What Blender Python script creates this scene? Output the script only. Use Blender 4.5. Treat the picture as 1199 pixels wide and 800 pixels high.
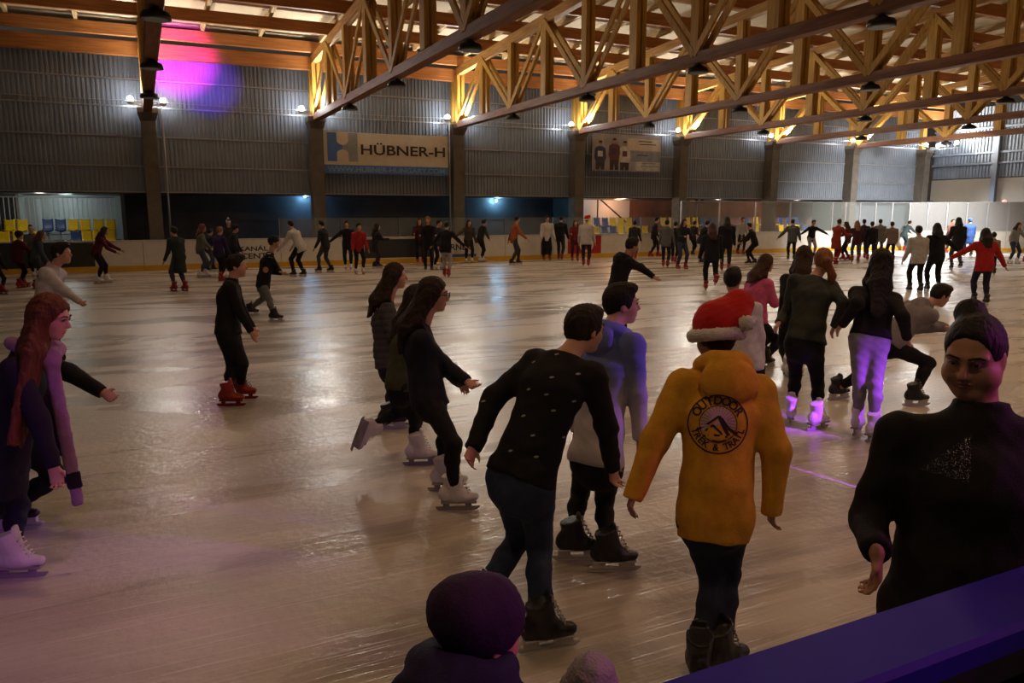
import bpy, math, random
import numpy as np
from mathutils import Vector, Matrix
from mathutils.bvhtree import BVHTree

random.seed(4)
RNG = np.random.default_rng(7)
SC = bpy.context.scene
COL = SC.collection
for o in list(bpy.data.objects):
    bpy.data.objects.remove(o)

# ------------------------------------------------------------------ camera
FPX = 892.0                       # focal length in pixels of the 1199 x 800 frame
YAW, PITCH, CAMZ = math.radians(25.7), 0.1669, 2.05
cam_data = bpy.data.cameras.new('camera')
cam_data.sensor_width = 36.0
cam_data.lens = FPX / 1199.0 * 36.0
cam_data.clip_start, cam_data.clip_end = 0.05, 300
cam = bpy.data.objects.new('camera', cam_data)
COL.objects.link(cam)
cam.location = (0, 0, CAMZ)
cam.rotation_euler = (math.pi / 2 - PITCH, 0, -YAW)
SC.camera = cam

# ------------------------------------------------------------------ view and world
SC.view_settings.view_transform = 'Standard'
SC.view_settings.look = 'None'
SC.view_settings.exposure = 0.02
SC.view_settings.gamma = 1.0
SC.view_settings.use_curve_mapping = False
SC.cycles.use_denoising = True
SC.cycles.sample_clamp_indirect = 4.0
SC.cycles.max_bounces = 8
world = bpy.data.worlds.new('hall_ambience')
SC.world = world
world.use_nodes = True
world.node_tree.nodes['Background'].inputs[0].default_value = (1.0, 0.78, 0.62, 1)
world.node_tree.nodes['Background'].inputs[1].default_value = 0.035


def srgb(r, g, b):
    f = lambda c: (c / 255 / 12.92) if c / 255 <= 0.04045 else ((c / 255 + 0.055) / 1.055) ** 2.4
    return (f(r), f(g), f(b))


def light(name, kind, loc, energy, color, target=None, size=0.1, angle=60, blend=0.6):
    d = bpy.data.lights.new(name, kind)
    d.energy = energy
    d.color = color
    if kind == 'AREA':
        d.size = size
    else:
        d.shadow_soft_size = size
    if kind == 'SPOT':
        d.spot_size = math.radians(angle)
        d.spot_blend = blend
    o = bpy.data.objects.new(name, d)
    COL.objects.link(o)
    o.location = loc
    if target is not None:
        o.rotation_euler = (Vector(target) - Vector(loc)).to_track_quat('-Z', 'Y').to_euler()
    return o


# pixel of the 1199 x 800 frame -> direction -> point on a known surface
FL = Vector((math.sin(YAW), math.cos(YAW), 0))
CR = Vector((math.cos(YAW), -math.sin(YAW), 0))
CF = Vector((math.sin(YAW) * math.cos(PITCH), math.cos(YAW) * math.cos(PITCH), -math.sin(PITCH)))
CU = CR.cross(CF)
CPOS = Vector((0, 0, CAMZ))


def ray(u, v):
    return CF + CR * ((u - 599.5) / FPX) - CU * ((v - 400) / FPX)


def at_depth(u, v, d):
    return CPOS + ray(u, v) * d


def at_z(u, v, z):
    r = ray(u, v)
    return CPOS + r * ((z - CAMZ) / r.z)


def at_y(u, v, y):
    r = ray(u, v)
    return CPOS + r * (y / r.y)


def depth_of(p):
    return (Vector(p) - CPOS).dot(CF)


# party lights on the near side of the hall, beside and behind the photographer
PURPLE, VIOLET, MAGENTA = (0.42, 0.06, 1.0), (0.26, 0.03, 1.0), (1.0, 0.08, 0.80)
STAND_R, STAND_L = (7.4, 0.2, 3.4), (-3.4, -0.8, 3.2)
light('party_spot', 'SPOT', STAND_R, 45, PURPLE, (3.2, 5.0, 0.6), 0.10, 110, 1.0)
light('party_spot', 'SPOT', STAND_R, 2800, PURPLE, at_depth(1030, 440, 6.85), 0.05, 9.0, 0.9)
light('party_spot', 'SPOT', STAND_R, 1900, PURPLE, at_depth(950, 478, 7.25), 0.05, 5.0, 0.9)
light('party_spot', 'SPOT', STAND_R, 700, (0.50, 0.10, 1.0), at_depth(745, 430, 4.3), 0.05, 9.0, 0.9)
light('party_spot', 'SPOT', (5.2, -0.6, 2.6), 170, MAGENTA, at_depth(1160, 425, 2.35), 0.10, 26, 0.9)
light('party_spot', 'SPOT', (3.2, -0.9, 2.7), 70, MAGENTA, at_depth(600, 760, 1.8), 0.10, 30, 0.9)
light('party_spot', 'SPOT', STAND_L, 190, PURPLE, at_z(10, 700, 0.1), 0.05, 34, 1.0)
light('party_spot', 'SPOT', (3.6, 1.6, 3.0), 120, MAGENTA, at_depth(70, 380, 3.9), 0.05, 16, 0.9)
light('party_spot', 'SPOT', (1.2, 21.0, 5.6), 17000, (1.0, 0.04, 0.90), (1.60, 31.9, 7.75), 0.05, 17.5, 0.8)
light('party_spot', 'SPOT', (1.2, 21.0, 5.6), 4500, (0.14, 0.03, 1.0), (2.6, 31.9, 6.9), 0.05, 15, 1.0)

# a flat purple beam that draws a streak on the ice
SA, SB = at_z(915, 543, 0), at_z(1014, 574, 0)
SD = (SB - SA).normalized()
light('party_beam', 'SPOT', SB + SD * 1.5 + Vector((0, 0, 0.13)), 1500, (0.45, 0.08, 1.0), (SA * 0.4 + SB * 0.6), 0.004, 1.9, 0.5)

# ------------------------------------------------------------------ hall layout (metres, x along the rink, y across)
Y_ICE0, Y_BOARD, Y_COL, Y_WALL = 1.12, 30.6, 31.65, 31.95
COL_X = [0.5 + 6.03 * i for i in range(8)]
Z_SIDING, Z_CHORD, Z_EAVE = 2.83, 5.78, 7.75
R_CORNER, X_END = 8.5, 42.8
X_WALL_R = 44.4

# ------------------------------------------------------------------ materials
MATS = {}


def new_mat(name):
    m = bpy.data.materials.new(name)
    m.use_nodes = True
    nt = m.node_tree
    return m, nt, nt.nodes['Principled BSDF']


def mat(name, color, rough=0.6, metal=0.0, noise=0.12, scale=8.0, bump=0.0, bscale=60.0, spec=0.4, stretch=(1, 1, 1), coat=0.0):
    """principled material whose colour wanders a little and whose relief is fine noise"""
    key = (name, color, rough, metal, noise, scale, bump, bscale, spec, stretch)
    if key in MATS:
        return MATS[key]
    m, nt, b = new_mat(name)
    N, L = nt.nodes.new, nt.links.new
    tc = N('ShaderNodeTexCoord')
    mp = N('ShaderNodeMapping')
    mp.inputs['Scale'].default_value = stretch
    L(tc.outputs['Object'], mp.inputs[0])
    nz = N('ShaderNodeTexNoise')
    nz.inputs['Scale'].default_value = scale
    nz.inputs['Detail'].default_value = 4
    L(mp.outputs[0], nz.inputs[0])
    rp = N('ShaderNodeValToRGB')
    rp.color_ramp.elements[0].position, rp.color_ramp.elements[1].position = 0.3, 0.7
    rp.color_ramp.elements[0].color = tuple(max(0, c * (1 - noise)) for c in color) + (1,)
    rp.color_ramp.elements[1].color = tuple(min(1, c * (1 + noise)) for c in color) + (1,)
    L(nz.outputs['Fac'], rp.inputs[0])
    L(rp.outputs[0], b.inputs['Base Color'])
    b.inputs['Roughness'].default_value = rough
    b.inputs['Metallic'].default_value = metal
    b.inputs['Specular IOR Level'].default_value = spec
    if bump:
        n2 = N('ShaderNodeTexNoise')
        n2.inputs['Scale'].default_value = bscale
        n2.inputs['Detail'].default_value = 3
        L(mp.outputs[0], n2.inputs[0])
        bp = N('ShaderNodeBump')
        bp.inputs['Strength'].default_value = bump
        bp.inputs['Distance'].default_value = 0.01
        L(n2.outputs['Fac'], bp.inputs['Height'])
        L(bp.outputs[0], b.inputs['Normal'])
    MATS[key] = m
    return m


def emit(name, color, strength):
    key = ('emit', name)
    if key in MATS:
        return MATS[key]
    m, nt, b = new_mat(name)
    b.inputs['Base Color'].default_value = (0, 0, 0, 1)
    b.inputs['Emission Color'].default_value = color + (1,)
    b.inputs['Emission Strength'].default_value = strength
    MATS[key] = m
    return m


def glass(name, tint, alpha, rough=0.08):
    m, nt, b = new_mat(name)
    b.inputs['Base Color'].default_value = tint + (1,)
    b.inputs['Alpha'].default_value = alpha
    b.inputs['Roughness'].default_value = rough
    return m


def ice_material():
    m, nt, b = new_mat('scraped_ice')
    N, L = nt.nodes.new, nt.links.new
    tc = N('ShaderNodeTexCoord')
    mp = N('ShaderNodeMapping')
    mp.inputs['Scale'].default_value = (0.22, 0.9, 1)
    mp.inputs['Rotation'].default_value = (0, 0, math.radians(14))
    L(tc.outputs['Object'], mp.inputs[0])
    big = N('ShaderNodeTexNoise')
    big.inputs['Scale'].default_value = 0.9
    big.inputs['Detail'].default_value = 6
    big.inputs['Roughness'].default_value = 0.62
    big.inputs['Distortion'].default_value = 1.2
    L(mp.outputs[0], big.inputs[0])
    rp = N('ShaderNodeValToRGB')
    e = rp.color_ramp.elements
    e[0].position, e[1].position = 0.36, 0.62
    e[0].color = (0.33, 0.295, 0.265, 1)
    e[1].color = (0.58, 0.53, 0.475, 1)
    L(big.outputs['Fac'], rp.inputs[0])
    # fine scratches left by blades
    scr = None
    for k, ang in enumerate((8, 31, -24, 62)):
        m2 = N('ShaderNodeMapping')
        m2.inputs['Rotation'].default_value = (0, 0, math.radians(ang))
        m2.inputs['Scale'].default_value = (0.9, 34, 1)
        m2.inputs['Location'].default_value = (k * 7.3, k * 3.1, 0)
        L(tc.outputs['Object'], m2.inputs[0])
        nz = N('ShaderNodeTexNoise')
        nz.inputs['Scale'].default_value = 1.0
        nz.inputs['Detail'].default_value = 2
        nz.inputs['Distortion'].default_value = 0.4
        L(m2.outputs[0], nz.inputs[0])
        r2 = N('ShaderNodeValToRGB')
        r2.color_ramp.elements[0].position, r2.color_ramp.elements[1].position = 0.60, 0.72
        r2.color_ramp.elements[0].color = (0, 0, 0, 1)
        L(nz.outputs['Fac'], r2.inputs[0])
        if scr is None:
            scr = r2.outputs[0]
        else:
            mx = N('ShaderNodeMath')
            mx.operation = 'MAXIMUM'
            L(scr, mx.inputs[0])
            L(r2.outputs[0], mx.inputs[1])
            scr = mx.outputs[0]
    mix = N('ShaderNodeMix')
    mix.data_type = 'RGBA'
    mix.inputs['B'].default_value = (0.72, 0.68, 0.64, 1)
    sm = N('ShaderNodeMath')
    sm.operation = 'MULTIPLY'
    sm.inputs[1].default_value = 0.35
    L(scr, sm.inputs[0])
    L(sm.outputs[0], mix.inputs['Factor'])
    L(rp.outputs[0], mix.inputs['A'])
    L(mix.outputs['Result'], b.inputs['Base Color'])
    rr = N('ShaderNodeMapRange')
    rr.inputs['From Min'].default_value, rr.inputs['From Max'].default_value = 0.33, 0.66
    rr.inputs['To Min'].default_value, rr.inputs['To Max'].default_value = 0.16, 0.40
    L(big.outputs['Fac'], rr.inputs['Value'])
    L(rr.outputs[0], b.inputs['Roughness'])
    b.inputs['IOR'].default_value = 1.31
    b.inputs['Specular IOR Level'].default_value = 0.55
    fine = N('ShaderNodeTexNoise')
    fine.inputs['Scale'].default_value = 14
    fine.inputs['Detail'].default_value = 5
    L(tc.outputs['Object'], fine.inputs[0])
    ad = N('ShaderNodeMath')
    ad.operation = 'ADD'
    L(fine.outputs['Fac'], ad.inputs[0])
    L(sm.outputs[0], ad.inputs[1])
    bp = N('ShaderNodeBump')
    bp.inputs['Strength'].default_value = 0.28
    bp.inputs['Distance'].default_value = 0.02
    L(ad.outputs[0], bp.inputs['Height'])
    L(bp.outputs[0], b.inputs['Normal'])
    return m


def wood(name, color, axis_stretch):
    return mat(name, color, rough=0.55, noise=0.28, scale=3.0, bump=0.12, bscale=14, stretch=axis_stretch, spec=0.3)


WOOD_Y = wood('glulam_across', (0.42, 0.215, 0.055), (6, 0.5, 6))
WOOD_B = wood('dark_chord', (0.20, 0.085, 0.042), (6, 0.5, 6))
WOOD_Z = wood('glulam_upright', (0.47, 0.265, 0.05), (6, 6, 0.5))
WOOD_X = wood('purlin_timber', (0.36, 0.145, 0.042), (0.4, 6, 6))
DECK = mat('roof_deck', (0.62, 0.52, 0.36), rough=0.7, noise=0.10, scale=1.5)
STEEL = mat('grey_siding', (0.20, 0.235, 0.29), rough=0.5, metal=0.15, noise=0.10, scale=1.2, spec=0.4)
STEEL_D = mat('dark_sheet', (0.035, 0.04, 0.05), rough=0.5, noise=0.2, scale=2)
CONC = mat('column_concrete', (0.12, 0.105, 0.09), rough=0.85, noise=0.18, scale=3, bump=0.2, bscale=25)
WHITE_B = mat('white_board', (0.62, 0.60, 0.57), rough=0.35, noise=0.06, scale=3)
YELLOW_K = mat('yellow_kick', (0.62, 0.34, 0.02), rough=0.4, noise=0.08, scale=4)
BLACK_P = mat('black_plastic', (0.012, 0.012, 0.014), rough=0.4, noise=0.1)
GREY_M = mat('grey_metal', (0.35, 0.36, 0.38), rough=0.4, metal=0.6, noise=0.05)
WHITE_M = mat('white_metal', (0.62, 0.65, 0.66), rough=0.45, noise=0.05)
CLEAR = glass('rink_glass', (0.55, 0.62, 0.62), 0.10)
FROST = mat('white_screen', (0.26, 0.27, 0.29), rough=0.4, noise=0.05, scale=2)
BULB = emit('flood_bulb', (0.96, 0.98, 1.0), 120.0)
BULB_HOT = emit('flood_bulb_end', (0.93, 0.97, 1.0), 140.0)


# ------------------------------------------------------------------ mesh helpers
def link(name, me, parent=None, m=None):
    o = bpy.data.objects.new(name, me)
    COL.objects.link(o)
    if m is not None and not me.materials:
        me.materials.append(m)
    if parent is not None:
        o.parent = parent
    return o


def empty(name, loc=(0, 0, 0), label=None, cat=None, group=None, kind=None):
    o = bpy.data.objects.new(name, None)
    o.empty_display_size = 0.1
    COL.objects.link(o)
    o.location = loc
    tag(o, label, cat, group, kind)
    return o


def tag(o, label=None, cat=None, group=None, kind=None):
    for k, v in (('label', label), ('category', cat), ('group', group), ('kind', kind)):
        if v:
            o[k] = v
    return o


def mesh(name, v, f, smooth=False):
    me = bpy.data.meshes.new(name)
    me.from_pydata([tuple(p) for p in v], [], f)
    me.validate()
    if smooth:
        me.polygons.foreach_set('use_smooth', [True] * len(me.polygons))
    return me


class MB:
    """collects simple solids into one mesh"""
    def __init__(s):
        s.v, s.f = [], []

    def add(s, v, f):
        n = len(s.v)
        s.v += [tuple(p) for p in v]
        s.f += [tuple(i + n for i in q) for q in f]
        return s

    def box(s, x0, y0, z0, x1, y1, z1, bevel=0.0):
        if bevel:
            b = bevel
            pts = []
            for z, i in ((z0, b), (z0 + b, 0), (z1 - b, 0), (z1, b)):
                pts += [(x0 + i, y0 + i, z), (x1 - i, y0 + i, z), (x1 - i, y1 - i, z), (x0 + i, y1 - i, z)]
            f = [(3, 2, 1, 0), (12, 13, 14, 15)]
            for r in range(3):
                for k in range(4):
                    a, c = r * 4 + k, r * 4 + (k + 1) % 4
                    f.append((a, c, c + 4, a + 4))
            return s.add(pts, f)
        p = [(x0, y0, z0), (x1, y0, z0), (x1, y1, z0), (x0, y1, z0), (x0, y0, z1), (x1, y0, z1), (x1, y1, z1), (x0, y1, z1)]
        return s.add(p, [(3, 2, 1, 0), (4, 5, 6, 7), (0, 1, 5, 4), (1, 2, 6, 5), (2, 3, 7, 6), (3, 0, 4, 7)])

    def bar(s, a, b, w, h, up=(0, 0, 1)):
        a, b = Vector(a), Vector(b)
        d = (b - a).normalized()
        u = Vector(up)
        sd = d.cross(u)
        if sd.length < 1e-4:
            sd = d.cross(Vector((1, 0, 0)))
        sd.normalize()
        u = sd.cross(d)
        p = []
        for q in (a, b):
            for i, j in ((-1, -1), (1, -1), (1, 1), (-1, 1)):
                p.append(q + sd * (w / 2 * i) + u * (h / 2 * j))
        return s.add(p, [(0, 1, 2, 3), (7, 6, 5, 4), (0, 4, 5, 1), (1, 5, 6, 2), (2, 6, 7, 3), (3, 7, 4, 0)])

    def tube(s, pts, r, n=8, cap=True):
        pts = [Vector(p) for p in pts]
        rr = r if isinstance(r, (list, tuple)) else [r] * len(pts)
        v, f = [], []
        prev = None
        for k, p in enumerate(pts):
            d = (pts[min(k + 1, len(pts) - 1)] - pts[max(k - 1, 0)]).normalized()
            if prev is None:
                a = d.cross(Vector((0, 0, 1)))
                if a.length < 1e-3:
                    a = d.cross(Vector((1, 0, 0)))
            else:
                a = prev - d * prev.dot(d)
            a.normalize()
            prev = a
            b = d.cross(a)
            for j in range(n):
                t = 2 * math.pi * j / n
                v.append(p + a * (rr[k] * math.cos(t)) + b * (rr[k] * math.sin(t)))
        for k in range(len(pts) - 1):
            for j in range(n):
                f.append((k * n + j, k * n + (j + 1) % n, (k + 1) * n + (j + 1) % n, (k + 1) * n + j))
        if cap:
            f.append(tuple(range(n - 1, -1, -1)))
            f.append(tuple((len(pts) - 1) * n + j for j in range(n)))
        return s.add(v, f)

    def lathe(s, prof, c=(0, 0, 0), n=16):
        v, f = [], []
        for r, z in prof:
            for j in range(n):
                t = 2 * math.pi * j / n
                v.append((c[0] + r * math.cos(t), c[1] + r * math.sin(t), c[2] + z))
        for k in range(len(prof) - 1):
            for j in range(n):
                f.append((k * n + j, k * n + (j + 1) % n, (k + 1) * n + (j + 1) % n, (k + 1) * n + j))
        f.append(tuple(range(n - 1, -1, -1)))
        f.append(tuple((len(prof) - 1) * n + j for j in range(n)))
        return s.add(v, f)

    def me(s, name, smooth=False):
        return mesh(name, s.v, s.f, smooth)

    def build(s, name, m, parent=None, smooth=False):
        return link(name, s.me(name, smooth), parent, m)


def text_mesh(body, size, bold=False):
    cu = bpy.data.curves.new('lettering', 'FONT')
    cu.body = body
    cu.size = size
    cu.align_x = 'CENTER'
    cu.align_y = 'CENTER'
    cu.resolution_u = 3
    if bold:
        cu.offset = size * 0.022
    o = bpy.data.objects.new('lettering', cu)
    COL.objects.link(o)
    dg = bpy.context.evaluated_depsgraph_get()
    me = bpy.data.meshes.new_from_object(o.evaluated_get(dg))
    me.name = 'lettering'
    bpy.data.objects.remove(o)
    bpy.data.curves.remove(cu)
    return me


def lettering(body, w, h, loc, m, parent, name='lettering', rot=(math.pi / 2, 0, 0)):
    """flat print fitted to w x h metres, facing -y"""
    me = text_mesh(body, 1.0, True)
    co = np.zeros(len(me.vertices) * 3)
    me.vertices.foreach_get('co', co)
    co = co.reshape(-1, 3)
    lo, hi = co.min(0), co.max(0)
    co -= (lo + hi) / 2
    co[:, 0] *= w / max(1e-6, hi[0] - lo[0])
    co[:, 1] *= h / max(1e-6, hi[1] - lo[1])
    me.vertices.foreach_set('co', co.ravel())
    o = link(name, me, parent, m)
    o.location = loc
    o.rotation_euler = rot
    return o


# ================================================================== STRUCTURE
# ---- ice and floors
ICE = ice_material()
v, f = [], []
pts = [(-16, Y_ICE0), (X_END - R_CORNER, Y_ICE0)]
for k in range(13):
    a = -math.pi / 2 + math.pi / 2 * k / 12
    pts.append((X_END - R_CORNER + R_CORNER * math.cos(a), Y_ICE0 + R_CORNER + R_CORNER * math.sin(a)))
for k in range(13):
    a = math.pi / 2 * k / 12
    pts.append((X_END - R_CORNER + R_CORNER * math.cos(a), Y_BOARD - R_CORNER + R_CORNER * math.sin(a)))
pts.append((-16, Y_BOARD))
floor = link('floor', mesh('floor', [(x, y, 0) for x, y in pts], [tuple(range(len(pts)))]), None, ICE)
tag(floor, 'pale scraped ice surface with wet darker streaks and blade marks', 'ice', kind='structure')
fw = MB().box(-18, -4, -0.3, 48, 38, -0.02).build('floor_walkway', mat('concrete_floor', (0.10, 0.10, 0.10), rough=0.8, bump=0.1))
tag(fw, 'dark concrete walkway floor around the ice', 'floor', kind='structure')

# ---- far wall: corrugated sheets hung in bands between the columns
wall_back = empty('wall_back', (0, Y_WALL, 0), 'tall grey corrugated metal wall behind the rink', 'wall', kind='structure')


def corrugated(w, h, pitch=0.15, depth=0.035, horizontal=False):
    n = int(round(w / pitch))
    prof = []
    for i in range(n):
        x = i * w / n
        p = w / n
        prof += [(x, 0), (x + p * 0.42, 0), (x + p * 0.5, -depth), (x + p * 0.92, -depth)]
    prof.append((w, 0))
    v, f = [], []
    for x, y in prof:
        v += [(x, y, 0), (x, y, h)]
    for i in range(len(prof) - 1):
        f.append((2 * i, 2 * i + 2, 2 * i + 3, 2 * i + 1))
    v += [(0, 0.05, 0), (w, 0.05, 0), (w, 0.05, h), (0, 0.05, h)]
    k = len(v) - 4
    f.append((k + 3, k + 2, k + 1, k))
    return mesh('siding_panel', v, f)


BANDS = [(2.83, 0.90), (3.76, 1.04), (4.83, 1.02), (5.88, 0.92), (6.84, 0.85)]
BMESH = {}
ledge_me = MB().box(0, -0.06, -0.025, 6.03, 0.02, 0.025).me('siding_ledge')
for i in range(-2, 7):
    x0 = 0.5 + 6.03 * i
    for z, h in BANDS:
        if h not in BMESH:
            BMESH[h] = corrugated(6.03, h)
        o = link('siding_panel', BMESH[h], wall_back, STEEL)
        o.location = (x0, 0, z)
        o = link('siding_ledge', ledge_me, wall_back, GREY_M if z < 3 else STEEL)
        o.location = (x0, 0, z)
MB().box(-12, 0.0, 7.69, 42.7, 0.12, 8.15).build('eave_band', STEEL, wall_back)

# ---- end wall on the right
wall_right = empty('wall_right', (X_WALL_R, 0, 0), 'end wall with pale lower panels under grey metal sheets', 'wall', kind='structure')
CREAM = mat('cream_panel', (0.36, 0.33, 0.28), rough=0.6, noise=0.06, scale=1)
cream_me = MB().box(0, -3.9, 0, 0.08, 0, 1.42, 0.01).me('wall_panel')
low_me = MB().box(0.02, -3.9, 0, 0.08, 0, 2.55, 0.01).me('wall_panel')
cor = corrugated(3.9, 2.0, 0.2, 0.05)
post_me = MB().box(-0.22, -0.14, 0, 0.06, 0.14, 6.0, 0.01).me('wall_post')
girt_me = MB().box(-0.10, -4.0, -0.06, 0.02, 0, 0.06, 0.01).me('wall_girt')
for k in range(6):
    y0 = 32.2 - 4.05 * k
    for me_, z, mm in ((cream_me, 2.62, CREAM), (low_me, 0, STEEL)):
        o = link('wall_panel', me_, wall_right, mm)
        o.location = (0, y0, z)
    for z in (4.10, 6.10):
        o = link('siding_panel', cor, wall_right, STEEL)
        o.rotation_euler = (0, 0, math.radians(-90))
        o.location = (0.05, y0, z)
    for z in (4.9, 5.5, 6.9):
        o = link('wall_girt', girt_me, wall_right, STEEL)
        o.location = (0, y0, z)
    o = link('wall_post', post_me, wall_right, STEEL)
    o.location = (0, y0 - 3.97, 2.55)

# ---- recess under the siding: back walls, soffit, partitions
REC = mat('recess_sheet', (0.060, 0.066, 0.078), rough=0.45, noise=0.2, scale=1.5)
BRICK = mat('brown_wall', (0.17, 0.075, 0.05), rough=0.8, noise=0.35, scale=1.2)
PALE = mat('pale_wall', (0.42, 0.44, 0.44), rough=0.7, noise=0.08, scale=1)
wall_recess = empty('wall_recess', (0, 0, 0), 'low dark recess wall under the siding behind the boards', 'wall', kind='structure')


def recess(x0, x1, y, m, step=0.35):
    z, k = 0.0, 0
    while z < 2.8:
        h = min(step, 2.83 - z)
        MB().box(x0, y - 0.03 * (k % 2), z, x1, y + 0.08, z + h).build('cladding_board', m, wall_recess)
        z += step
        k += 1


recess(-0.55, 18.5, 33.6, REC)
recess(-12, -4.1, 34.6, REC, 0.7)
MB().box(-4.15, 36.2, 0, -0.5, 36.3, 2.83).build('back_panel', PALE, wall_recess)
MB().box(-0.62, 32.0, 0, -0.5, 36.2, 2.83).build('partition', REC, wall_recess)
MB().box(-4.2, 34.5, 0, -4.1, 36.2, 2.83).build('partition', PALE, wall_recess)
MB().box(18.5, 36.0, 0, 24.6, 36.1, 2.83).build('back_panel', PALE, wall_recess)
MB().box(24.6, 36.0, 0, 38.5, 36.1, 2.83).build('back_panel', BRICK, wall_recess)
MB().box(38.5, 33.0, 0, 44.4, 33.1, 2.83).build('back_panel', STEEL, wall_recess)
MB().box(18.42, 32.0, 0, 18.55, 36.0, 2.83).build('partition', REC, wall_recess)
MB().box(-12, 31.99, 2.76, 44.4, 36.3, 2.82).build('soffit', REC, wall_recess)

# ---- roof: purlins, rafters, deck
YTOP = lambda y: 7.92 + 0.055 * (31.65 - max(y, 15.6)) - 0.055 * max(0.0, 15.6 - y)
ceiling = empty('ceiling', (0, 0, 0), 'timber roof with purlins, short rafters and pale decking', 'ceiling', kind='structure')
NODE = [31.2 - 2.6 * k for k in range(13)]
purl_me = MB().box(-8, -0.09, -0.20, 44.3, 0.09, 0.20, 0.012).me('purlin')
for y in NODE:
    o = link('purlin', purl_me, ceiling, WOOD_X)
    o.location = (0, y, YTOP(y) + 0.42)
MB().box(-8, 31.35, 7.55, 44.3, 31.6, 8.05, 0.012).build('wall_plate', WOOD_X, ceiling)
MB().box(-8, 31.60, 7.62, 44.3, 31.9, 7.72, 0.01).build('wall_plate_trim', wood('plate_trim', (0.55, 0.40, 0.18), (0.4, 6, 6)), ceiling)
raft_me = MB().box(-0.06, -2.6, -0.11, 0.06, 0, 0.11, 0.01).me('rafter')
RAFT = wood('rafter_timber', (0.52, 0.38, 0.20), (6, 0.5, 6))
for k in range(7):
    y = NODE[k]
    for j in range(-2, 22):
        x = 0.5 + 2.01 * j
        if x > 43.5 or x < -6:
            continue
        o = link('rafter', raft_me, ceiling, RAFT)
        sl = math.atan2(YTOP(y - 2.6) - YTOP(y), 2.6)
        o.location = (x + (0.25 if j % 3 == 0 else 0), y, YTOP(y) + 0.73)
        o.rotation_euler = (-sl, 0, 0)
for k in range(-1, 12):
    ya = NODE[k] if k >= 0 else 32.6
    yb = NODE[k + 1]
    za, zb = YTOP(min(ya, 31.65)) + 0.86, YTOP(yb) + 0.86
    vv = [(-8, ya, za), (44.4, ya, za), (44.4, yb, zb), (-8, yb, zb)]
    vv += [(x, y, z + 0.06) for x, y, z in vv]
    MB().add(vv, [(0, 1, 2, 3), (7, 6, 5, 4), (0, 4, 5, 1), (1, 5, 6, 2), (2, 6, 7, 3), (3, 7, 4, 0)]).build('deck_panel', DECK, ceiling)

# ---- columns
ORD = ['leftmost', 'second', 'third', 'fourth', 'fifth', 'sixth', 'seventh', 'eighth']
COLW = ['grey concrete column under the magenta light patch, with a thin downpipe beside it',
        'concrete column at the left edge of the wide white and blue banner',
        'concrete column at the right edge of the wide white and blue banner',
        'concrete column left of the printed team photo banner',
        'concrete column right of the printed team photo banner',
        'concrete column third from the far right corner of the hall',
        'concrete column second from the far right corner of the hall',
        'concrete column standing in the far right corner of the hall']
for i, x in enumerate(COL_X):
    c = empty('hall_column', (x, Y_COL, 0), COLW[i], 'column', 'columns along the far wall')
    MB().box(-0.24, -0.30, 0, 0.24, 0.28, 5.35, 0.02).build('shaft', CONC, c)
    cap = MB()
    vv = []
    for z, a, b in ((5.35, 0.24, -0.30), (5.62, 0.34, -0.42), (5.80, 0.34, -0.42)):
        vv += [(-a, b, z), (a, b, z), (a, 0.28, z), (-a, 0.28, z)]
    ff = [(3, 2, 1, 0), (8, 9, 10, 11)]
    for r in range(2):
        for k in range(4):
            p, q = r * 4 + k, r * 4 + (k + 1) % 4
            ff.append((p, q, q + 4, p + 4))
    cap.add(vv, ff).build('capital', CONC, c)
    MB().box(-0.16, 0.02, 5.80, 0.16, 0.26, 7.6, 0.01).build('upper_post', WOOD_Z, c)
for x in (0.98, 12.2):
    p = MB().tube([(x, 31.55, -0.02), (x, 31.55, 5.95)], 0.035, 8).build('downpipe', GREY_M, None, True)
    tag(p, 'thin grey downpipe beside the ' + ('leftmost column' if x < 2 else 'column right of the wide banner'), 'pipe')

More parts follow.
